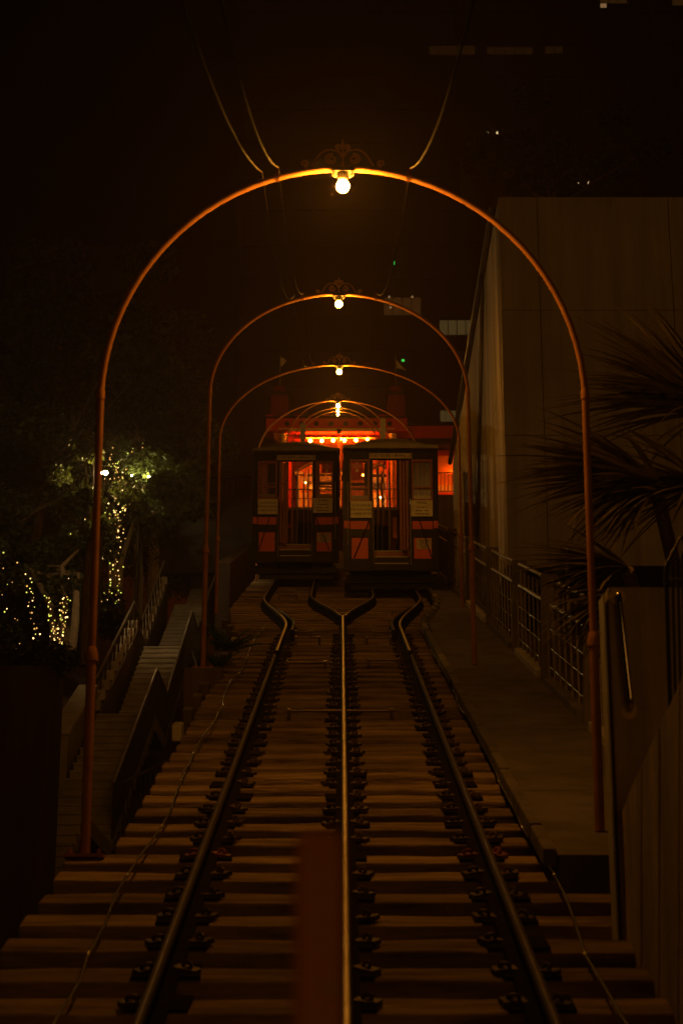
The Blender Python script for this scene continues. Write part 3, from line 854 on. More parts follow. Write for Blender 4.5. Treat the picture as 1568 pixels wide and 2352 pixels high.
balustrade('terrace_railing', 'pale barred railing on the terrace left of the cars', at(460,1145,Yb), at(578,1145,Yb), at(784,1097,Yb).z-at(784,1145,Yb).z, .105, 'rail_web', .014)
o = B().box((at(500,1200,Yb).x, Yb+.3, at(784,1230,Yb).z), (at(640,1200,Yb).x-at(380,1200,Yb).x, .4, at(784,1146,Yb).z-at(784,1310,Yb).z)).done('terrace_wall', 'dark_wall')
tag(o, 'dark concrete terrace wall under the pale barred railing', 'wall')
Yb = SY - 2.6
o = B().box((at(1010,1200,Yb).x, Yb+.3, at(784,1200,Yb).z), (at(1100,1200,Yb).x-at(925,1200,Yb).x, .4, at(784,1134,Yb).z-at(784,1266,Yb).z)).done('plaza_wall', 'concrete_dark')
tag(o, 'dark low wall under the tall barred railing by the station wing', 'wall')

# ================================================================ RIGHT: concrete building, steel railing, pier, plants
BZ = 31.0
p0 = pt(1143, 452, BZ); Yw = p0.y
x0 = p0.x; ztop = p0.z; zlow = at(1165, 1300, Yw).z
LENW = at(1052, 1010, 44).y
bw = thing('concrete_building', 'tall windowless concrete building with sharp corner right of the track', 'building', (x0, Yw, zlow))
Lb = 13.2
def concrete_panel(name, cx_, cy_, cz_, sx_, sy_, sz_, m='concrete'): return B().box((cx_,cy_,cz_), (sx_,sy_,sz_)).done(name, m, bw, bevel=.012)
Ht = ztop - zlow
# front panels
xcur = 0; rows = [0, .34*Ht, .68*Ht, Ht]
for i, wd in enumerate((.62, 2.1, 2.1, 2.6)):
    for j in range(3):
        concrete_panel('panel', xcur+wd/2, .15, (rows[j]+rows[j+1])/2, wd-.007, .30, rows[j+1]-rows[j]-.006)
    xcur += wd
# side panels running up the hill
ycur = .31
for i, ln in enumerate((2.6,2.6,2.6,2.6,2.6)):
    zb = ycur*.30
    for j in range(2):
        za = zb + (Ht-zb)*j/2; zc = zb + (Ht-zb)*(j+1)/2
        concrete_panel('panel', .15, ycur+ln/2, (za+zc)/2, .30, ln-.015, zc-za-.012, 'concrete_lamplit' if i < 2 else 'concrete')
    ycur += ln
B().box((xcur/2+.17, ycur/2+.2, Ht/2), (xcur-.36, ycur-.45, Ht-.06)).done('core', 'concrete_dark', bw)
# rainwater pipe on the side face
B().tube([(-.05, 6.2, .32*6.2), (-.05, 6.2, Ht*.2), (-.05, 3.0, Ht-.4), (-.05,3.0,Ht)], .035, 8).done('drain_pipe', 'black_iron', bw, smooth=True)
B().tube([(-.06, 0.4, Ht+.03), (-.06, ycur, Ht+.03)], .05, 8).done('roof_edge_pipe', 'black_iron', bw, smooth=True)

# pale concrete post by the wing
Yb = pt(1052,1130,46).y
a, b_ = at(1047,1070,Yb), at(1062,1185,Yb)
o = B().box(((a.x+b_.x)/2, Yb, (a.z+b_.z)/2-.4), (b_.x-a.x, .3, a.z-b_.z+.8)).done('concrete_post', 'concrete', bevel=.01)
tag(o, 'pale square concrete post between the right car and the tall building', 'post')

# steel railing along the walkway
rail_t = sloped('steel_railing', 'grey steel railing with posts and balusters along the walkway', 'railing')
RX = 2.0
def railbar(name, s0, s1, n, r=.018, m='galv'):
    return B().tube([(RX, s0, n), (RX, s1, n)], r, 8).done(name, m, rail_t, smooth=True)
bal = None
sec = [(12.2,15.2),(15.7,18.5),(19.0,21.7),(22.2,25.6),(26.2,30.0),(30.6,35.0),(35.6,40.5)]
for i, (sa, sb) in enumerate(sec):
    railbar('top_rail', sa, sb, 1.00, .020); railbar('second_rail', sa, sb, .76, .020)
    for n in (.52,.34,.16): railbar('cable_line', sa, sb, n, .004)
    n = int((sb-sa)/.42)
    for k in range(n+1):
        sk = sa + (sb-sa)*k/n
        if bal is None:
            ob = B().tube([(0,0,.02),(0,0,.98)], .010, 6).done('baluster', 'galv', rail_t); bal = ob.data
        else: ob = link('baluster', bal, rail_t)
        ob.location = (RX, sk, 0); ob.rotation_euler = (-SLOPE,0,0)
    b = B(); b.box((RX+.02, sb+.25, .48), (.16,.12,1.12)); b.done('post', 'platform', rail_t, bevel=.008)
    b = B(); b.box((RX-.02, (sa+sb)/2, .02), (.10, sb-sa-.2, .10)); b.done('kerb', 'stone_light' if i % 2 == 0 else 'platform', rail_t, bevel=.015)

# lower planted strip and retaining wall behind the railing
o = B().hexa([tuple(trk(2.14,9,-.8)),tuple(trk(5.5,9,-.8)),tuple(trk(5.5,27.5,-.8)),tuple(trk(2.14,27.5,-.8)),tuple(trk(2.14,9,-.25)),tuple(trk(5.5,9,-.25)),tuple(trk(5.5,27.5,-.25)),tuple(trk(2.14,27.5,-.25))]).done('planting_bed', 'earth')
structure(o)

# pier with chrome grab bar
PD = 9.40
def pp(px, py, d=PD): return pt(px, py, d)
tl, tr_, bl_ = pp(1388,1347), pp(1560,1347), pp(1412,2110)
pier = thing('concrete_pier', 'board marked concrete pier with grab bar at the right edge', 'pier', (tl.x, tl.y, bl_.z-.3))
b = B(); hz = tl.z-(bl_.z-.3)
b.box(((tr_.x-tl.x)/2+.012, .10, hz/2), (tr_.x-tl.x, .20, hz))
b.done('pier_block', 'pier_concrete', pier, bevel=.018)
b = B(); b.box((.006-.010, .105, hz/2), (.008, .165, hz-.06)); b.done('lit_edge', 'sign_cream', pier)  # pale strip paints in the white light on the pier's left edge
# grab bar
gb = thing('grab_bar', 'vertical chrome grab bar with brass flanges on the concrete pier', 'grab bar', (pp(1415,1373).x, tl.y, pp(1415,1373).z))
q0, q1 = Vector((0,0,0)), Vector((pp(1428,1652).x-pp(1415,1373).x+.004, 0, pp(1428,1652).z-pp(1415,1373).z))
path = [q0+Vector((0,-.012,0)), q0+Vector((0,-.05,-.002)), q0+Vector((0,-.068,-.018)), q0+Vector((.001,-.072,-.05)), q1+Vector((0,-.072,.05)), q1+Vector((0,-.068,.018)), q1+Vector((0,-.05,.002)), q1+Vector((0,-.012,0))]
B().tube(path, .0135, 12).done('bar', 'chrome', gb, smooth=True)
for q in (q0, q1):
    f = B().lathe([(.040,0),(.040,.006),(.026,.012),(.015,.014)], tuple(q+Vector((0,-.001,0))), 20, R=Matrix.Rotation(PI/2,3,'X')).done('flange', 'brass', gb, smooth=True)
    for k in range(3):
        a = PI/2 + k*2*PI/3
        B().lathe([(.0045,0),(.0045,.004)], tuple(q+Vector((.029*math.cos(a),-.007,.029*math.sin(a)))), 6, R=Matrix.Rotation(PI/2,3,'X')).done('screw', 'clip_iron', f)
# board-formed side wall coming toward the viewer
sw = thing('board_formed_wall', 'low board formed concrete wall running beside the ties at lower right', 'wall', (0,0,0))
nb = 11
for k in range(nb):
    sa = 9.33 - k*.46; sb = sa - .445
    hts = [.42 + .5*(9.33-q) for q in (sa, sb)]
    x_in = 1.315 + random.uniform(-.006,.006)
    p8 = [trk(x_in,sb,-.5),trk(x_in+.3,sb,-.5),trk(x_in+.3,sa,-.5),trk(x_in,sa,-.5),
          trk(x_in,sb,-.15+min(1.6,hts[1])),trk(x_in+.3,sb,-.15+min(1.6,hts[1])),trk(x_in+.3,sa,-.15+min(1.6,hts[0])),trk(x_in,sa,-.15+min(1.6,hts[0]))]
    B().hexa([tuple(p) for p in p8]).done('wall_board', 'pier_concrete', sw, bevel=.006)
# iron gate panel on it
gt = thing('iron_gate', 'black iron gate with pointed top at the right edge', 'gate', pp(1535,1640,8.0))
o0 = pp(1535,1640,8.0)
def gp(px, py): return tuple(pp(px,py,8.0)-o0)
B().tube([gp(1541,1720), gp(1528,1302), gp(1563,1232), gp(1602,1302), gp(1606,1720)], .010, 6).done('gate_frame', 'black_iron', gt)
for px in (1543,1555,1566,1578,1590): B().tube([gp(px+9,1700), gp(px, 1268+abs(1566-px)*1.4)], .0065, 6).done('gate_bar', 'black_iron', gt)
B().tube([gp(1531,1330), gp(1604,1330)], .007, 6).done('gate_cross_bar', 'black_iron', gt)

# yuccas / palms at right
def blade(L, wd, droop):
    b = B(); n = 6; rows = []
    for i in range(n+1):
        t = i/n; ww = wd*(.55+.45*math.sin(PI*min(1,t*1.6+.2)) if t < .5 else 1)*(1-t**2.2) + .0008
        z = -droop*L*t*t; 
        rows.append((b.bm.verts.new((L*t,-ww/2,z+ww*.22)), b.bm.verts.new((L*t,0,z)), b.bm.verts.new((L*t,ww/2,z+ww*.22))))
    for i in range(n):
        for k in range(2): b.bm.faces.new((rows[i][k], rows[i][k+1], rows[i+1][k+1], rows[i+1][k]))
    return b
BL = None
def yucca(name, label, base, heads, cat='plant'):
    global BL
    t = thing(name, label, cat, base)
    if BL is None:
        BL = []
        for i, (L, wd, dr) in enumerate(((.62,.046,.10),(.55,.040,.42),(.68,.044,.24))):
            o = blade(L, wd, dr).done('leaf', 'leaf_yucca', t, smooth=True); BL.append(o.data); bpy.data.objects.remove(o)
    tr2 = B()
    for hi, (hp, nl, sc_, d0, spread) in enumerate(heads):
        hp = Vector(hp)-Vector(base)
        tr2.tube([(hp.x*.2, hp.y*.2, 0), (hp.x*.6, hp.y*.6, hp.z*.5), tuple(hp)], [.07,.055,.045], 8)
        rnd = random.Random(hi*17+len(label))
        for k in range(nl):
            d = Vector(d0).normalized() + Vector((rnd.gauss(0,spread), rnd.gauss(0,spread), rnd.gauss(0,spread)))
            if d.length < .1: continue
            d.normalize()
            o = link('leaf', BL[k % 3], t, hp)
            o.rotation_mode = 'QUATERNION'
            qd = d.to_track_quat('X','Z'); o.rotation_quaternion = qd
            o.scale = (sc_*rnd.uniform(.75,1.15),)*3
    tr2.done('trunk', 'bark', t, smooth=True)
yucca('yucca', 'spiky yucca leaning over the steel railing at right', trk(2.75, 14.5, -.25),
      [(pt(1440,1310,13.2), 100, 1.12, (-1,-.35,.02), .24), (pt(1425,1375,13.0), 70, .95, (-1,-.4,-.34), .28), (pt(1440,1400,13.0), 26, .9, (-.8,-.4,-.8), .3)])
yucca('palm', 'dark spiky palm crown in the upper right behind the pier', trk(3.1, 15.5, -.25),
      [(pt(1505,1110,14.2), 120, 1.55, (-1,-.25,.22), .22), (pt(1505,1130,14.2), 70, 1.2, (-1,-.4,-.2), .3), (pt(1640,950,15.0), 120, 1.75, (-.9,-.2,.5), .3), (pt(1620,1120,14.4), 60, 1.4, (-1,-.3,.15), .32)], 'palm')
# stair handrail beyond the yucca
hb = thing('handrail', 'sloping handrail on the stair beyond the yucca', 'handrail', pt(1300,1275,22))
o0 = pt(1300,1275,22)
B().tube([(0,0,0), tuple(pt(1350,1095,23.5)-o0)], .025, 8).done('rail', 'galv', hb, smooth=True)
B().tube([(0,0,0),(0,0,-1.0)], .02, 8).done('post', 'galv', hb, smooth=True)
B().tube([tuple(pt(1350,1095,23.5)-o0), tuple(pt(1350,1095,23.5)-o0+Vector((0,0,-1.0)))], .02, 8).done('post', 'galv', hb, smooth=True)

# near orange post, out of focus
fp = pt(672, 1930, 1.5); fq = pt(794, 1930, 1.5)
op = thing('orange_post', 'blurred orange steel post standing close to the viewer', 'post', ((fp.x+fq.x)/2, fp.y, fp.z-1.55))
b = B(); wd = (fq.x-fp.x)*.93
b.box((0,0,.775), (wd,wd*.8,1.55)); b.done('post_tube', 'post_paint', op, bevel=.006)
B().box((0,0,1.552), (wd*.8,wd*.62,.006)).done('end_cap', 'post_paint', op)
q = pt(760, 2278, 1.5)
B().lathe([(.006,0),(.006,.004),(.004,.006)], (q.x-(fp.x+fq.x)/2, -wd*.4, q.z-fp.z+1.55), 10, R=Matrix.Rotation(PI/2,3,'X')).done('bolt', 'brass', op, smooth=True)
B().box((0,0,.01), (.18,.18,.02)).done('foot_plate', 'arch_paint', op)
structure(B().box((0, fp.y, fp.z-1.62), (1.2,1.4,.14)).done('landing_slab', 'platform'))

# ================================================================ LEFT: stairs, rails, walls
XR, XL = -3.2, -4.18
brk = [27.7, 33.6, 35.6, 41.1, 42.8, 48.3, 50.0, 55.6]
zl1 = pt(300,1658,33.6).z; zl2 = pt(380,1492,41.1).z; zl3 = pt(420,1388,48.3).z
Yv = [pt(400,1500,d).y for d in brk]
rise1 = zl2-zl1
zl0 = zl1-rise1; zl4 = zl3 + rise1
levels = [zl0, zl1, zl2, zl3, zl4]
stt = thing('stairway', 'concrete public stairway in three flights left of the track', 'stairs', (XL, Yv[0], zl0))
def stepbox(name, y0, y1, z, m='stair_concrete', h=.22):
    a, b_ = y0-Yv[0], y1-Yv[0]; c = z-zl0
    B().prism([(0,a+.016,c-h),(0,b_,c-h),(0,b_,c),(0,a,c),(0,a,c-.035),(0,a+.016,c-.045)], (XR-XL,0,0)).done(name, m, stt)
stepbox('landing', Yv[0]-3, Yv[0], zl0)
# lower flight descending toward the street
for k in range(12):
    stepbox('step', Yv[0]-3.3-.33*k, Yv[0]-3.0-.33*k+.02, zl0-.17*(k+1))
for f in range(4):
    ya, yb, za, zb = Yv[2*f], Yv[2*f+1], levels[f], levels[f+1]
    n = 16
    for k in range(n):
        y0 = ya + (yb-ya)*k/n; z = za + (zb-za)*(k+1)/n
        stepbox('step', y0, y0+(yb-ya)/n+.02, z, h=.26)
    y2 = Yv[2*f+2] if 2*f+2 < len(Yv) else yb+3
    stepbox('landing', yb+.02, y2, zb-.002)
# railing right of the stairs (dense pickets), one thing per flight pair
def stair_rail(name, label, X_, pts, h, step, m, base_blocks=False, rr=.022):
    t = thing(name, label, 'railing', (X_, pts[0][0], pts[0][1]), group='stair railings left of the track')
    o0 = Vector((X_, pts[0][0], pts[0][1]))
    loc = [Vector((0, y-pts[0][0], z-pts[0][1])) for y, z in pts]
    B().tube([p+Vector((0,0,h)) for p in loc], rr, 8).done('top_rail', 'galv', t)  # paler metal on the black railing paints in the light its top catches
    B().tube([p+Vector((0,0,.07)) for p in loc], .012, 6).done('bottom_rail', m, t)
    me = None
    for i in range(len(loc)-1):
        n = max(1, int((loc[i+1]-loc[i]).length/step))
        for k in range(n + (i == len(loc)-2)):
            q = loc[i].lerp(loc[i+1], k/n)
            if me is None: o = B().tube([(0,0,.07),(0,0,h)], .012 if not base_blocks else .022, 6).done('baluster', m if not base_blocks else 'black_iron', t); me = o.data
            else: o = link('baluster', me, t)
            o.location = q
            if base_blocks:
                B().box((q.x, q.y, q.z-.03), (.20,.26,.20)).done('curb_stone', 'stone_light', t, bevel=.012)
    if base_blocks:
        for i in range(len(loc)-1):
            a, b_ = loc[i], loc[i+1]
            B().hexa([(-.13,a.y,a.z-1.1),(.13,a.y,a.z-1.1),(.13,b_.y-.01,b_.z-1.1),(-.13,b_.y-.01,b_.z-1.1),(-.13,a.y,a.z-.06),(.13,a.y,a.z-.06),(.13,b_.y-.01,b_.z-.06),(-.13,b_.y-.01,b_.z-.06)]).done('curb_wall', 'concrete_dark', t)
    return t
rp = [(Yv[0], zl0), (Yv[1], zl1), (Yv[2], zl1), (Yv[3], zl2), (Yv[4], zl2), (Yv[5], zl3), (Yv[6], zl3), (Yv[7], zl4)]
stair_rail('stair_railing', 'black picket railing zigzagging up the track side of the stairway', XR, rp, .86, .13, 'black_iron')
lp = [(pt(225,1590,35).y, zl1+.55), (Yv[3], zl2+.55), (Yv[4], zl2+.55), (pt(380,1318,48.3).y, zl3+.55)]
stair_rail('garden_railing', 'shiny handrail on short posts and curb stones on the garden side of the stairway', -4.45, lp, .50, .66, 'galv', True, .026)
# return railing at the bottom corner
c0 = Vector((XR, Yv[0], zl0)); c1 = Vector((-3.05, Yv[0]-.02, zl0)); 
e = pt(397,1742,26.4); c2 = Vector((e.x, e.y, e.z-.86))
balustrade('return_railing', 'short black railing turning from the stair foot toward the ties', c1, c2, .86, .10, 'black_iron')
# cheek wall with pale cap beside the lowest flight
yc0, yc1 = pt(138,1680,30.7).y, pt(190,1575,34.2).y
zc0, zc1 = pt(138,1680,30.7).z, pt(190,1575,34.2).z
cw = thing('cheek_wall', 'concrete cheek wall with pale sloping cap at the lowest stair flight', 'wall', (-4.48, yc0, zc0-3))
B().hexa([(-.14,0,0),(.14,0,0),(.14,yc1-yc0,0),(-.14,yc1-yc0,0),(-.14,0,2.94),(.14,0,2.94),(.14,yc1-yc0,2.94+zc1-zc0),(-.14,yc1-yc0,2.94+zc1-zc0)]).done('wall_body', 'stair_concrete', cw)
B().hexa([(-.17,-.03,2.943),(.17,-.03,2.943),(.17,yc1-yc0,2.943+zc1-zc0),(-.17,yc1-yc0,2.943+zc1-zc0),(-.17,-.03,3.02),(.17,-.03,3.02),(.17,yc1-yc0,3.02+zc1-zc0),(-.17,yc1-yc0,3.02+zc1-zc0)]).done('cap', 'stone_light', cw, bevel=.01)
# big dark planter wall at far left
p = pt(134, 1528, 19.5); q = pt(-300, 1528, 19.5)
pw = thing('planter_wall', 'big dark planter wall with a hedge on top at the left edge', 'wall', (p.x, p.y, p.z-5))
for k in range(3):
    ww = (p.x-q.x)/3
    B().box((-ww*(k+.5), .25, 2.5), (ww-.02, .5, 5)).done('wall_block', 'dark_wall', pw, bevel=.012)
# concrete block carrying the second arch's left leg
a = ARCHES[1]; bp_ = trk(0, 20.3, -.05)
o = B().box((a['loc'].x-1.42, bp_.y+.1, bp_.z-1.26), (.40,.5,2.5)).done('arch_footing', 'concrete_dark', bevel=.012)
tag(o, 'dark concrete block carrying the second arch on its left side', 'footing')
# brown concrete wall left of the loop with slanted rails
wy0, wy1 = pt(560,1300,40).y, pt(560,1300,52).y
lw = thing('loop_wall', 'brown concrete wall along the left side of the passing loop', 'wall', (-2.45, wy0, pt(505,1292,40).z-.55))
for k in range(4):
    L4 = (wy1-wy0)/4; y = k*L4; z = y/3
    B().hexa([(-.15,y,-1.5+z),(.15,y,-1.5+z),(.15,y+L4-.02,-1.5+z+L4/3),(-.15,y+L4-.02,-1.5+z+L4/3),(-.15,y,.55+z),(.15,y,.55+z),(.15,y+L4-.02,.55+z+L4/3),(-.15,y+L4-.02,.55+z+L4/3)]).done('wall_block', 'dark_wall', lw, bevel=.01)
# stones along the left track edge
for k in range(12):
    s = 16.5 + k*1.1
    B().box((-1.40-.5*smooth((s-25)/6), s, -.20), (.09,.26,.14)).done('edge_stone', 'stone_light' if k % 4 == 0 else 'concrete_dark', bed, bevel=.02)

# fern by the second arch
def fern(base, label, n, L):
    t = thing('fern', label, 'fern', base, group='ferns by the track')
    rnd = random.Random(n)
    lf = None
    for k in range(n):
        a = rnd.uniform(0, 2*PI); el = rnd.uniform(.1,1.0)
        if lf is None:
            b = B(); 
            for i in range(12):
                x = .05+.045*i*L*2; wl = L*.42*(1-i/13)
                for sg in (-1,1):
                    b.quad((x,0,-x*x*.5),(x+.03,sg*wl*.55,-x*x*.5+.01),(x+.045,sg*wl,-x*x*.55),(x+.012,sg*wl*.5,-x*x*.5))
            b.tube([(0,0,0),(.3*L,0,-.03*L),(.6*L,0,-.1*L),(L,0,-L*L*.5)], .004, 5)
            o = b.done('frond', 'leaf_fern', t); lf = o.data
        else: o = link('frond', lf, t)
        o.rotation_euler = (rnd.uniform(-.3,.3), -el, a); o.scale = (rnd.uniform(.7,1.1),)*3
fern(pt(520,1490,21.8), 'bright green fern at the foot of the second arch', 22, .30)
fern(pt(500,1530,20.9), 'darker low fern below the bright green one', 14, .22)

# ================================================================ TREES at the left
def leaves(b, centers, n, size, rnd):
    for i in range(n):
        c, r = centers[rnd.randrange(len(centers))]
        while True:
            v = Vector((rnd.uniform(-1,1), rnd.uniform(-1,1), rnd.uniform(-1,1)))
            if .25 < v.length < 1: break
        p = Vector(c) + Vector((v.x*r, v.y*r, v.z*r*.75))
        d = Vector((rnd.gauss(0,1), rnd.gauss(0,1), rnd.gauss(-.5,.7))).normalized()
        e_ = d.cross(Vector((rnd.gauss(0,1), rnd.gauss(0,1), rnd.gauss(0,1)))).normalized()
        L = size*rnd.uniform(.6,1.4); W = L*.28
        b.quad(p, p+d*L*.5+e_*W, p+d*L, p+d*L*.5-e_*W)
def tree(label, base, h, cr, crown_c, ncl, nleaf, lm='leaf_dark', trunks=1, bark='bark', size=.22, seed=1, spread=.35):
    rnd = random.Random(seed); base = Vector(base)
    t = thing('tree', label, 'tree', base, group='trees on the hillside left of the stairs')
    cc = Vector(crown_c)-base
    cl = []
    for k in range(ncl):
        while True:
            v = Vector((rnd.uniform(-1,1), rnd.uniform(-1,1), rnd.uniform(-1,1)))
            if v.length < 1: break
        cl.append((cc + Vector((v.x*cr[0], v.y*cr[1], v.z*cr[2])), min(cr)*rnd.uniform(.28,.5)))
    tb = B()
    tops = []
    for k in range(trunks):
        a = 2*PI*k/max(1,trunks)+.4; lean = spread if trunks > 1 else .08
        p1 = Vector((math.cos(a)*lean*.5, math.sin(a)*lean*.3, h*.45)); p2 = Vector((math.cos(a)*lean*1.2+cc.x*.3, math.sin(a)*lean+cc.y*.3, h*.85))
        r0 = .16 if trunks == 1 else .075
        tb.tube([(0.1*math.cos(a),0.1*math.sin(a),-.3), p1, p2, p2.lerp(cc,.5)], [r0*1.3, r0, r0*.7, r0*.4], 8)
        tops.append(p2)
    for c, r in cl[::2]:
        q = tops[rnd.randrange(len(tops))]
        tb.tube([q, q.lerp(c,.5)+Vector((0,0,.1)), c], [.045,.03,.012], 5)
    tb.done('trunk', bark, t, smooth=True)
    lb = B(); leaves(lb, cl, int(nleaf*2.2), size*.58, rnd)
    lb.done('crown', lm, t)
    return t
def gz(px, py, d): 
    p = pt(px, py, d); return Vector((p.x, p.y, ground_z(p.x, p.y)))
tree('multi stemmed small tree wrapped in fairy lights behind the planter', pt(138,1500,42), 2.2, (1.6,1.4,1.5), pt(80,1300,43), 14, 3600, 'leaf_dark', 4, 'bark', .2, 3, .45)
tree('fairy lit tree with drooping olive foliage beside the stair top', pt(262,1390,50), 2.6, (1.7,1.5,1.5), pt(300,1130,50), 16, 5200, 'leaf_olive', 3, 'bark_pale', .26, 5, .3)
tree('tall dark tree filling the upper left behind the nearest arch', pt(60,1480,58), 6, (4.2,3,4.5), pt(170,850,60), 26, 9000, 'leaf_dark', 1, 'bark', .34, 8)
tree('dark tree at the far left edge above the planter', pt(-60,1500,46), 3, (2.2,2,2.6), pt(-10,1150,46), 16, 5200, 'leaf_dark', 1, 'bark', .25, 11)
tree('dark tree left of the second arch with thin trunk', pt(345,1360,60), 5, (2.6,2.4,2.8), pt(350,900,61), 18, 6000, 'leaf_olive', 1, 'bark_pale', .28, 14)
tree('slender dark tree behind the nearest arch leg, a lamp shining through it', pt(196,1495,38.2), 2.6, (.85,.6,1.1), pt(196,1110,38.2), 12, 900, 'leaf_olive', 1, 'bark', .2, 33)
tree('shadowy tree standing above the concrete building at right', pt(1260,700,75), 5, (4.5,3,2.4), pt(1280,360,78), 14, 4500, 'leaf_dark', 1, 'bark', .4, 21)
# slim pale trunks standing by the stair
for i, (px, y0, y1, d, lab) in enumerate(((310,1250,1400,56,'slim bare trunk left of the stair top beside the fairy lit tree'),(322,1240,1420,54,'slim pale trunk nearest the stair top railing'))):
    a, b_ = pt(px, y1, d), pt(px, y0, d)
    o = B().tube([a, a.lerp(b_,.5)+Vector((.04,0,0)), b_], [.07,.06,.045], 8).done('tree_stump', 'bark_pale', smooth=True); tag(o, lab, 'trunk')
a, b_ = pt(165,1498,40), pt(176,1360,41)
o = B().tube([a, a.lerp(b_,.5)+Vector((.03,0,0)), b_], [.10,.085,.07], 10).done('bare_trunk', 'bark', smooth=True); tag(o, 'leaning pale trunk just left of the nearest arch leg', 'trunk')
for i, (px, py, d, rr, lab) in enumerate(((25,1440,44,1.1,'low dark bush under the fairy lights at the far left edge'),(95,1465,47,1.0,'low dark bush behind the forked fairy lit tree'),(215,1420,50,1.0,'low bush on the earth bank behind the nearest arch leg'),(-40,1380,47,1.6,'large dark bush at the left border above the planter'),(170,1330,56,1.9,'tall shadowed bush between the two fairy lit trees'),(370,1290,62,1.6,'dark bush beside the head of the stairway'))):
    b = B(); rnd = random.Random(50+i); c = pt(px, py, d)
    cs = [(Vector((rnd.gauss(0,rr*.4), rnd.gauss(0,rr*.4), rnd.gauss(0,rr*.28))), rr*rnd.uniform(.35,.6)) for k in range(9)]
    leaves(b, cs, 4500, .11, rnd)
    t = thing('bush', lab, 'bush', c, group='bushes on the hillside left of the stairs')
    b.done('foliage', 'leaf_dark', t)
    sb_ = B()
    for k in range(5): sb_.tube([(0,0,-rr*1.2), tuple(cs[k][0]*.5), tuple(cs[k][0])], [.03,.02,.01], 5)
    sb_.done('stems', 'bark', t)
# hedge on planter
def hedge():
    b = B(); rnd = random.Random(4)
    cs = [(pt(138-k*30, 1512+rnd.uniform(-6,6), 19.6+rnd.uniform(0,.4)), .21) for k in range(15)]
    leaves(b, cs, 5200, .07, rnd)
    o = b.done('hedge', 'leaf_dark'); tag(o, 'dark clipped hedge growing along the top of the planter wall', 'hedge')
hedge()

# fairy light strings
FB = None
def string(label, path, n, jit, seed, mix=.2, r=.022):
    global FB
    rnd = random.Random(seed); p0 = Vector(path[0])
    t = thing('fairy_lights', label, 'fairy lights', p0, group='strings of fairy lights in the trees')
    pts = []
    segs = [(Vector(path[i]), Vector(path[i+1])) for i in range(len(path)-1)]
    tot = sum((b-a).length for a, b in segs)
    for a, b in segs:
        m_ = max(2, int(n*(b-a).length/tot))
        for k in range(m_):
            p = a.lerp(b, k/m_) + Vector((rnd.gauss(0,jit), rnd.gauss(0,jit*.6), rnd.gauss(0,jit*.7)))
            pts.append(p-p0)
    B().tube(pts, .004, 4).done('wire', 'wire', t)
    if FB is None:
        o = B().ball((0,0,0), .018, 8, 6).done('bulb', 'fairy', t, smooth=True); FB = [o.data]
        for mm in ('fairy_green','fairy_dim'): d2 = o.data.copy(); d2.materials.clear(); d2.materials.append(M[mm]); FB.append(d2)
        bpy.data.objects.remove(o)
    for p in pts:
        u = rnd.random()
        o = link('bulb', FB[1] if u < mix else (FB[2] if u < mix+.45 else FB[0]), t, p); s_ = rnd.uniform(.45,1.1); o.scale = (s_,s_,s_)
D1 = 40.5
string('fairy lights wound up the right stem of the forked small tree', [pt(140,1488,D1), pt(146,1440,D1), pt(152,1400,D1), pt(160,1365,D1)], 30, .035, 1)
string('fairy lights wound up the left stem of the forked small tree', [pt(132,1485,D1), pt(124,1440,D1), pt(114,1385,D1), pt(106,1362,D1)], 26, .035, 2)
string('fairy lights up the middle stem of the forked small tree', [pt(137,1490,D1), pt(134,1440,D1), pt(144,1400,D1), pt(146,1372,D1)], 22, .03, 3)
string('fairy lights in a thin column left of the forked small tree', [pt(84,1490,D1), pt(80,1450,D1), pt(74,1400,D1), pt(68,1350,D1), pt(66,1315,D1)], 26, .05, 4)
string('fairy lights low in the dark bush at the far left edge', [pt(30,1490,D1), pt(52,1470,D1), pt(30,1430,D1), pt(12,1270,D1), pt(14,1230,D1)], 16, .14, 10, .4)
D2 = 47.5
string('left column of fairy lights hanging below the olive tree', [pt(252,1380,D2), pt(256,1330,D2), pt(250,1290,D2), pt(258,1240,D2)], 20, .04, 5)
string('right column of fairy lights hanging below the olive tree', [pt(270,1388,D2), pt(274,1340,D2), pt(270,1290,D2), pt(276,1240,D2)], 22, .04, 11)
string('fairy lights crowded round the trunk of the olive tree', [pt(234,1280,D2), pt(245,1255,D2), pt(265,1230,D2), pt(280,1205,D2), pt(255,1190,D2), pt(240,1200,D2), pt(262,1165,D2), pt(292,1176,D2)], 95, .12, 6, .25)
string('fairy lights climbing high into the olive tree crown', [pt(290,1170,D2), pt(270,1150,D2), pt(282,1120,D2), pt(275,1080,D2), pt(258,1055,D2), pt(270,1100,D2), pt(250,1110,D2)], 62, .12, 7, .35)
string('sparse fairy lights behind the nearest arch leg', [pt(180,1200,D2), pt(190,1250,D2), pt(170,1310,D2), pt(195,1380,D2), pt(205,1350,D2)], 20, .28, 8)
string('few scattered lights above the olive tree', [pt(272,1040,D2), pt(290,1030,D2), pt(333,1030,D2), pt(340,1015,D2)], 5, .15, 9, .5)

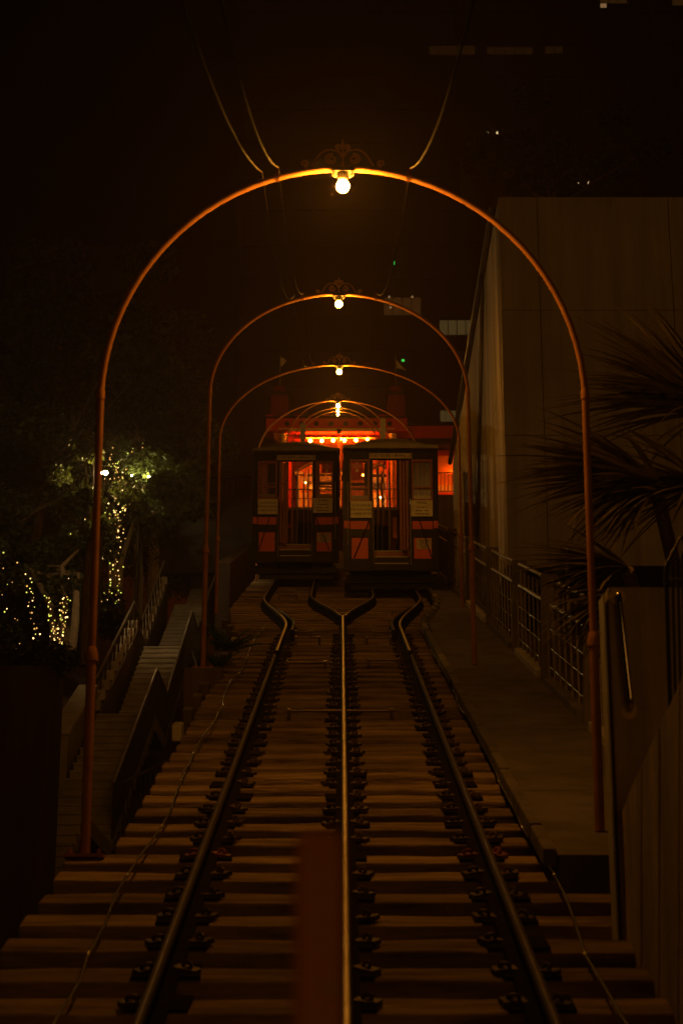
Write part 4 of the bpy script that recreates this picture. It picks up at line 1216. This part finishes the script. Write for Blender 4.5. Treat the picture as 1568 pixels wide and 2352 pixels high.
# street lamps behind the foliage
def street_lamp(label, head, d, gm='street_white', gr=.085, ax=.22):
    p = pt(head[0], head[1], d); g = ground_z(p.x, p.y); h = max(2.2, p.z-g)
    t = thing('street_lamp', label, 'street lamp', (p.x, p.y, p.z-h), group='street lamps behind the trees')
    B().lathe([(.10,0),(.09,.3),(.05,.35),(.04,h-.2),(.07,h-.16)], (0,0,0), 12).done('pole', 'black_iron', t, smooth=True)
    for sg in (-1,1):
        B().tube([(0,0,h-.3),(sg*ax*.8,0,h-.25),(sg*ax,0,h-.12)], .02, 8).done('arm', 'black_iron', t, smooth=True)
        B().ball((sg*ax,0,h), gr, 14, 10).done('globe', gm, t, smooth=True)
street_lamp('twin globe street lamp glowing through the olive tree', (322,1094), 50.4, 'street_white', .026)
street_lamp('twin globe street lamp glowing through leaves behind the nearest arch leg', (236,1086), 39, 'street_far', .044, .06)

# ================================================================ OFFICE TOWER behind
TD = 185.0
TY = pt(784,800,TD).y
xl, xr = at(545,800,TY).x, at(1900,300,TY).x
tz0, tz1 = 18.0, 136.0
tw = thing('office_tower', 'huge dark office tower with a few dimly lit window rows', 'tower', (xl, TY, tz0))
B().box(((xr-xl)/2, 6, (tz1-tz0)/2), (xr-xl, 12, tz1-tz0)).done('tower_body', 'tower', tw)
n = 24
for k in range(n+1):
    B().box(((xr-xl)*k/n, -.15, (tz1-tz0)/2), (.5, .3, tz1-tz0)).done('rib', 'tower', tw)
fl = 0; z = 6
while z < tz1-tz0-3:
    B().box(((xr-xl)/2, -.08, z), (xr-xl, .16, .5)).done('spandrel', 'tower', tw)
    z += 3.7
def lit(x0, x1, y0, y1, npan, m, bright=None):
    a = at(x0, y1, TY); b_ = at(x1, y0, TY)
    wn = bpy.data.objects.new('window', None); C.objects.link(wn); wn.parent = tw
    fw = (b_.x-a.x)/npan
    for k in range(npan):
        mm = m
        if bright is not None and k in bright: mm = 'win_bright'
        B().box((a.x-xl+fw*(k+.5), -.42, (a.z+b_.z)/2-tz0), (fw*.90, .10, abs(b_.z-a.z))).done('pane', mm, wn)
    B().box(((a.x+b_.x)/2-xl, -.40, (a.z+b_.z)/2-tz0), (b_.x-a.x+.25, .06, abs(b_.z-a.z)+.25)).done('frame', 'tower', wn)
lit(985,1090,111,131,5,'win_faint'); lit(1116,1222,114,130,5,'win_faint'); lit(1250,1290,112,128,2,'win_faint')
lit(1375,1438,0,13,3,'win_dim'); lit(1376,1391,14,23,1,'win_bright'); lit(1540,1600,0,18,2,'win_dim')
lit(880,966,688,728,4,'win_warm'); lit(1008,1088,740,773,4,'win_pale'); lit(1010,1046,947,972,3,'win_pale'); lit(1049,1070,947,972,1,'win_pale')
lit(698,752,372,415,3,'win_faint')
for (px, py, w_, h_) in ((905,603,2.2,8),(925,827,6,5)):
    p = at(px, py, TY-.6)
    o = B().box((p.x-xl, -.5, p.z-tz0), (w_*.042, .06, h_*.042)).done('exit_light', 'exit_green', tw)
for px, py in ((896,711),(893,687),(946,687)):
    p = at(px, py, TY); B().ball((p.x-xl, -.55, p.z-tz0), .12, 8, 6).done('ceiling_light', 'win_bright', tw)
# left neighbour building, black
o = thing('dark_building', 'black building mass behind the trees at upper left', 'building', (at(250,800,TY).x, TY+25, 18))
B().box((0,0,36), (26,20,72)).done('building_body', 'tower', o)
for k in range(9): B().box((0,-10.05,5+k*7), (26,.2,.6)).done('floor_band', 'tower', o)
# street lamps among the trees above the building at right
street_lamp('small twin lamp twinkling through leaves at upper right of the building', (1340,420), 82, 'street_twinkle', .06)
street_lamp('small twin lamp twinkling through leaves above the building corner', (1130,305), 84, 'street_twinkle', .06)

# ================================================================ haze added to give the bulbs halos
hz_ = B().box((0, 110, 66), (300, 250, 150)).done('added_haze', 'ink'); hz_['kind'] = 'stuff'; hz_['label'] = 'thin warm haze added for the glow round the bulbs'
hm = bpy.data.materials.new('added_haze'); hm.use_nodes = True; t = hm.node_tree; t.nodes.clear()
ho = t.nodes.new('ShaderNodeOutputMaterial'); pv = t.nodes.new('ShaderNodeVolumePrincipled')
pv.inputs['Color'].default_value = (.98,.84,.66,1); pv.inputs['Density'].default_value = .001; pv.inputs['Anisotropy'].default_value = .6
t.links.new(pv.outputs[0], ho.inputs['Volume'])
hz_.data.materials.clear(); hz_.data.materials.append(hm)
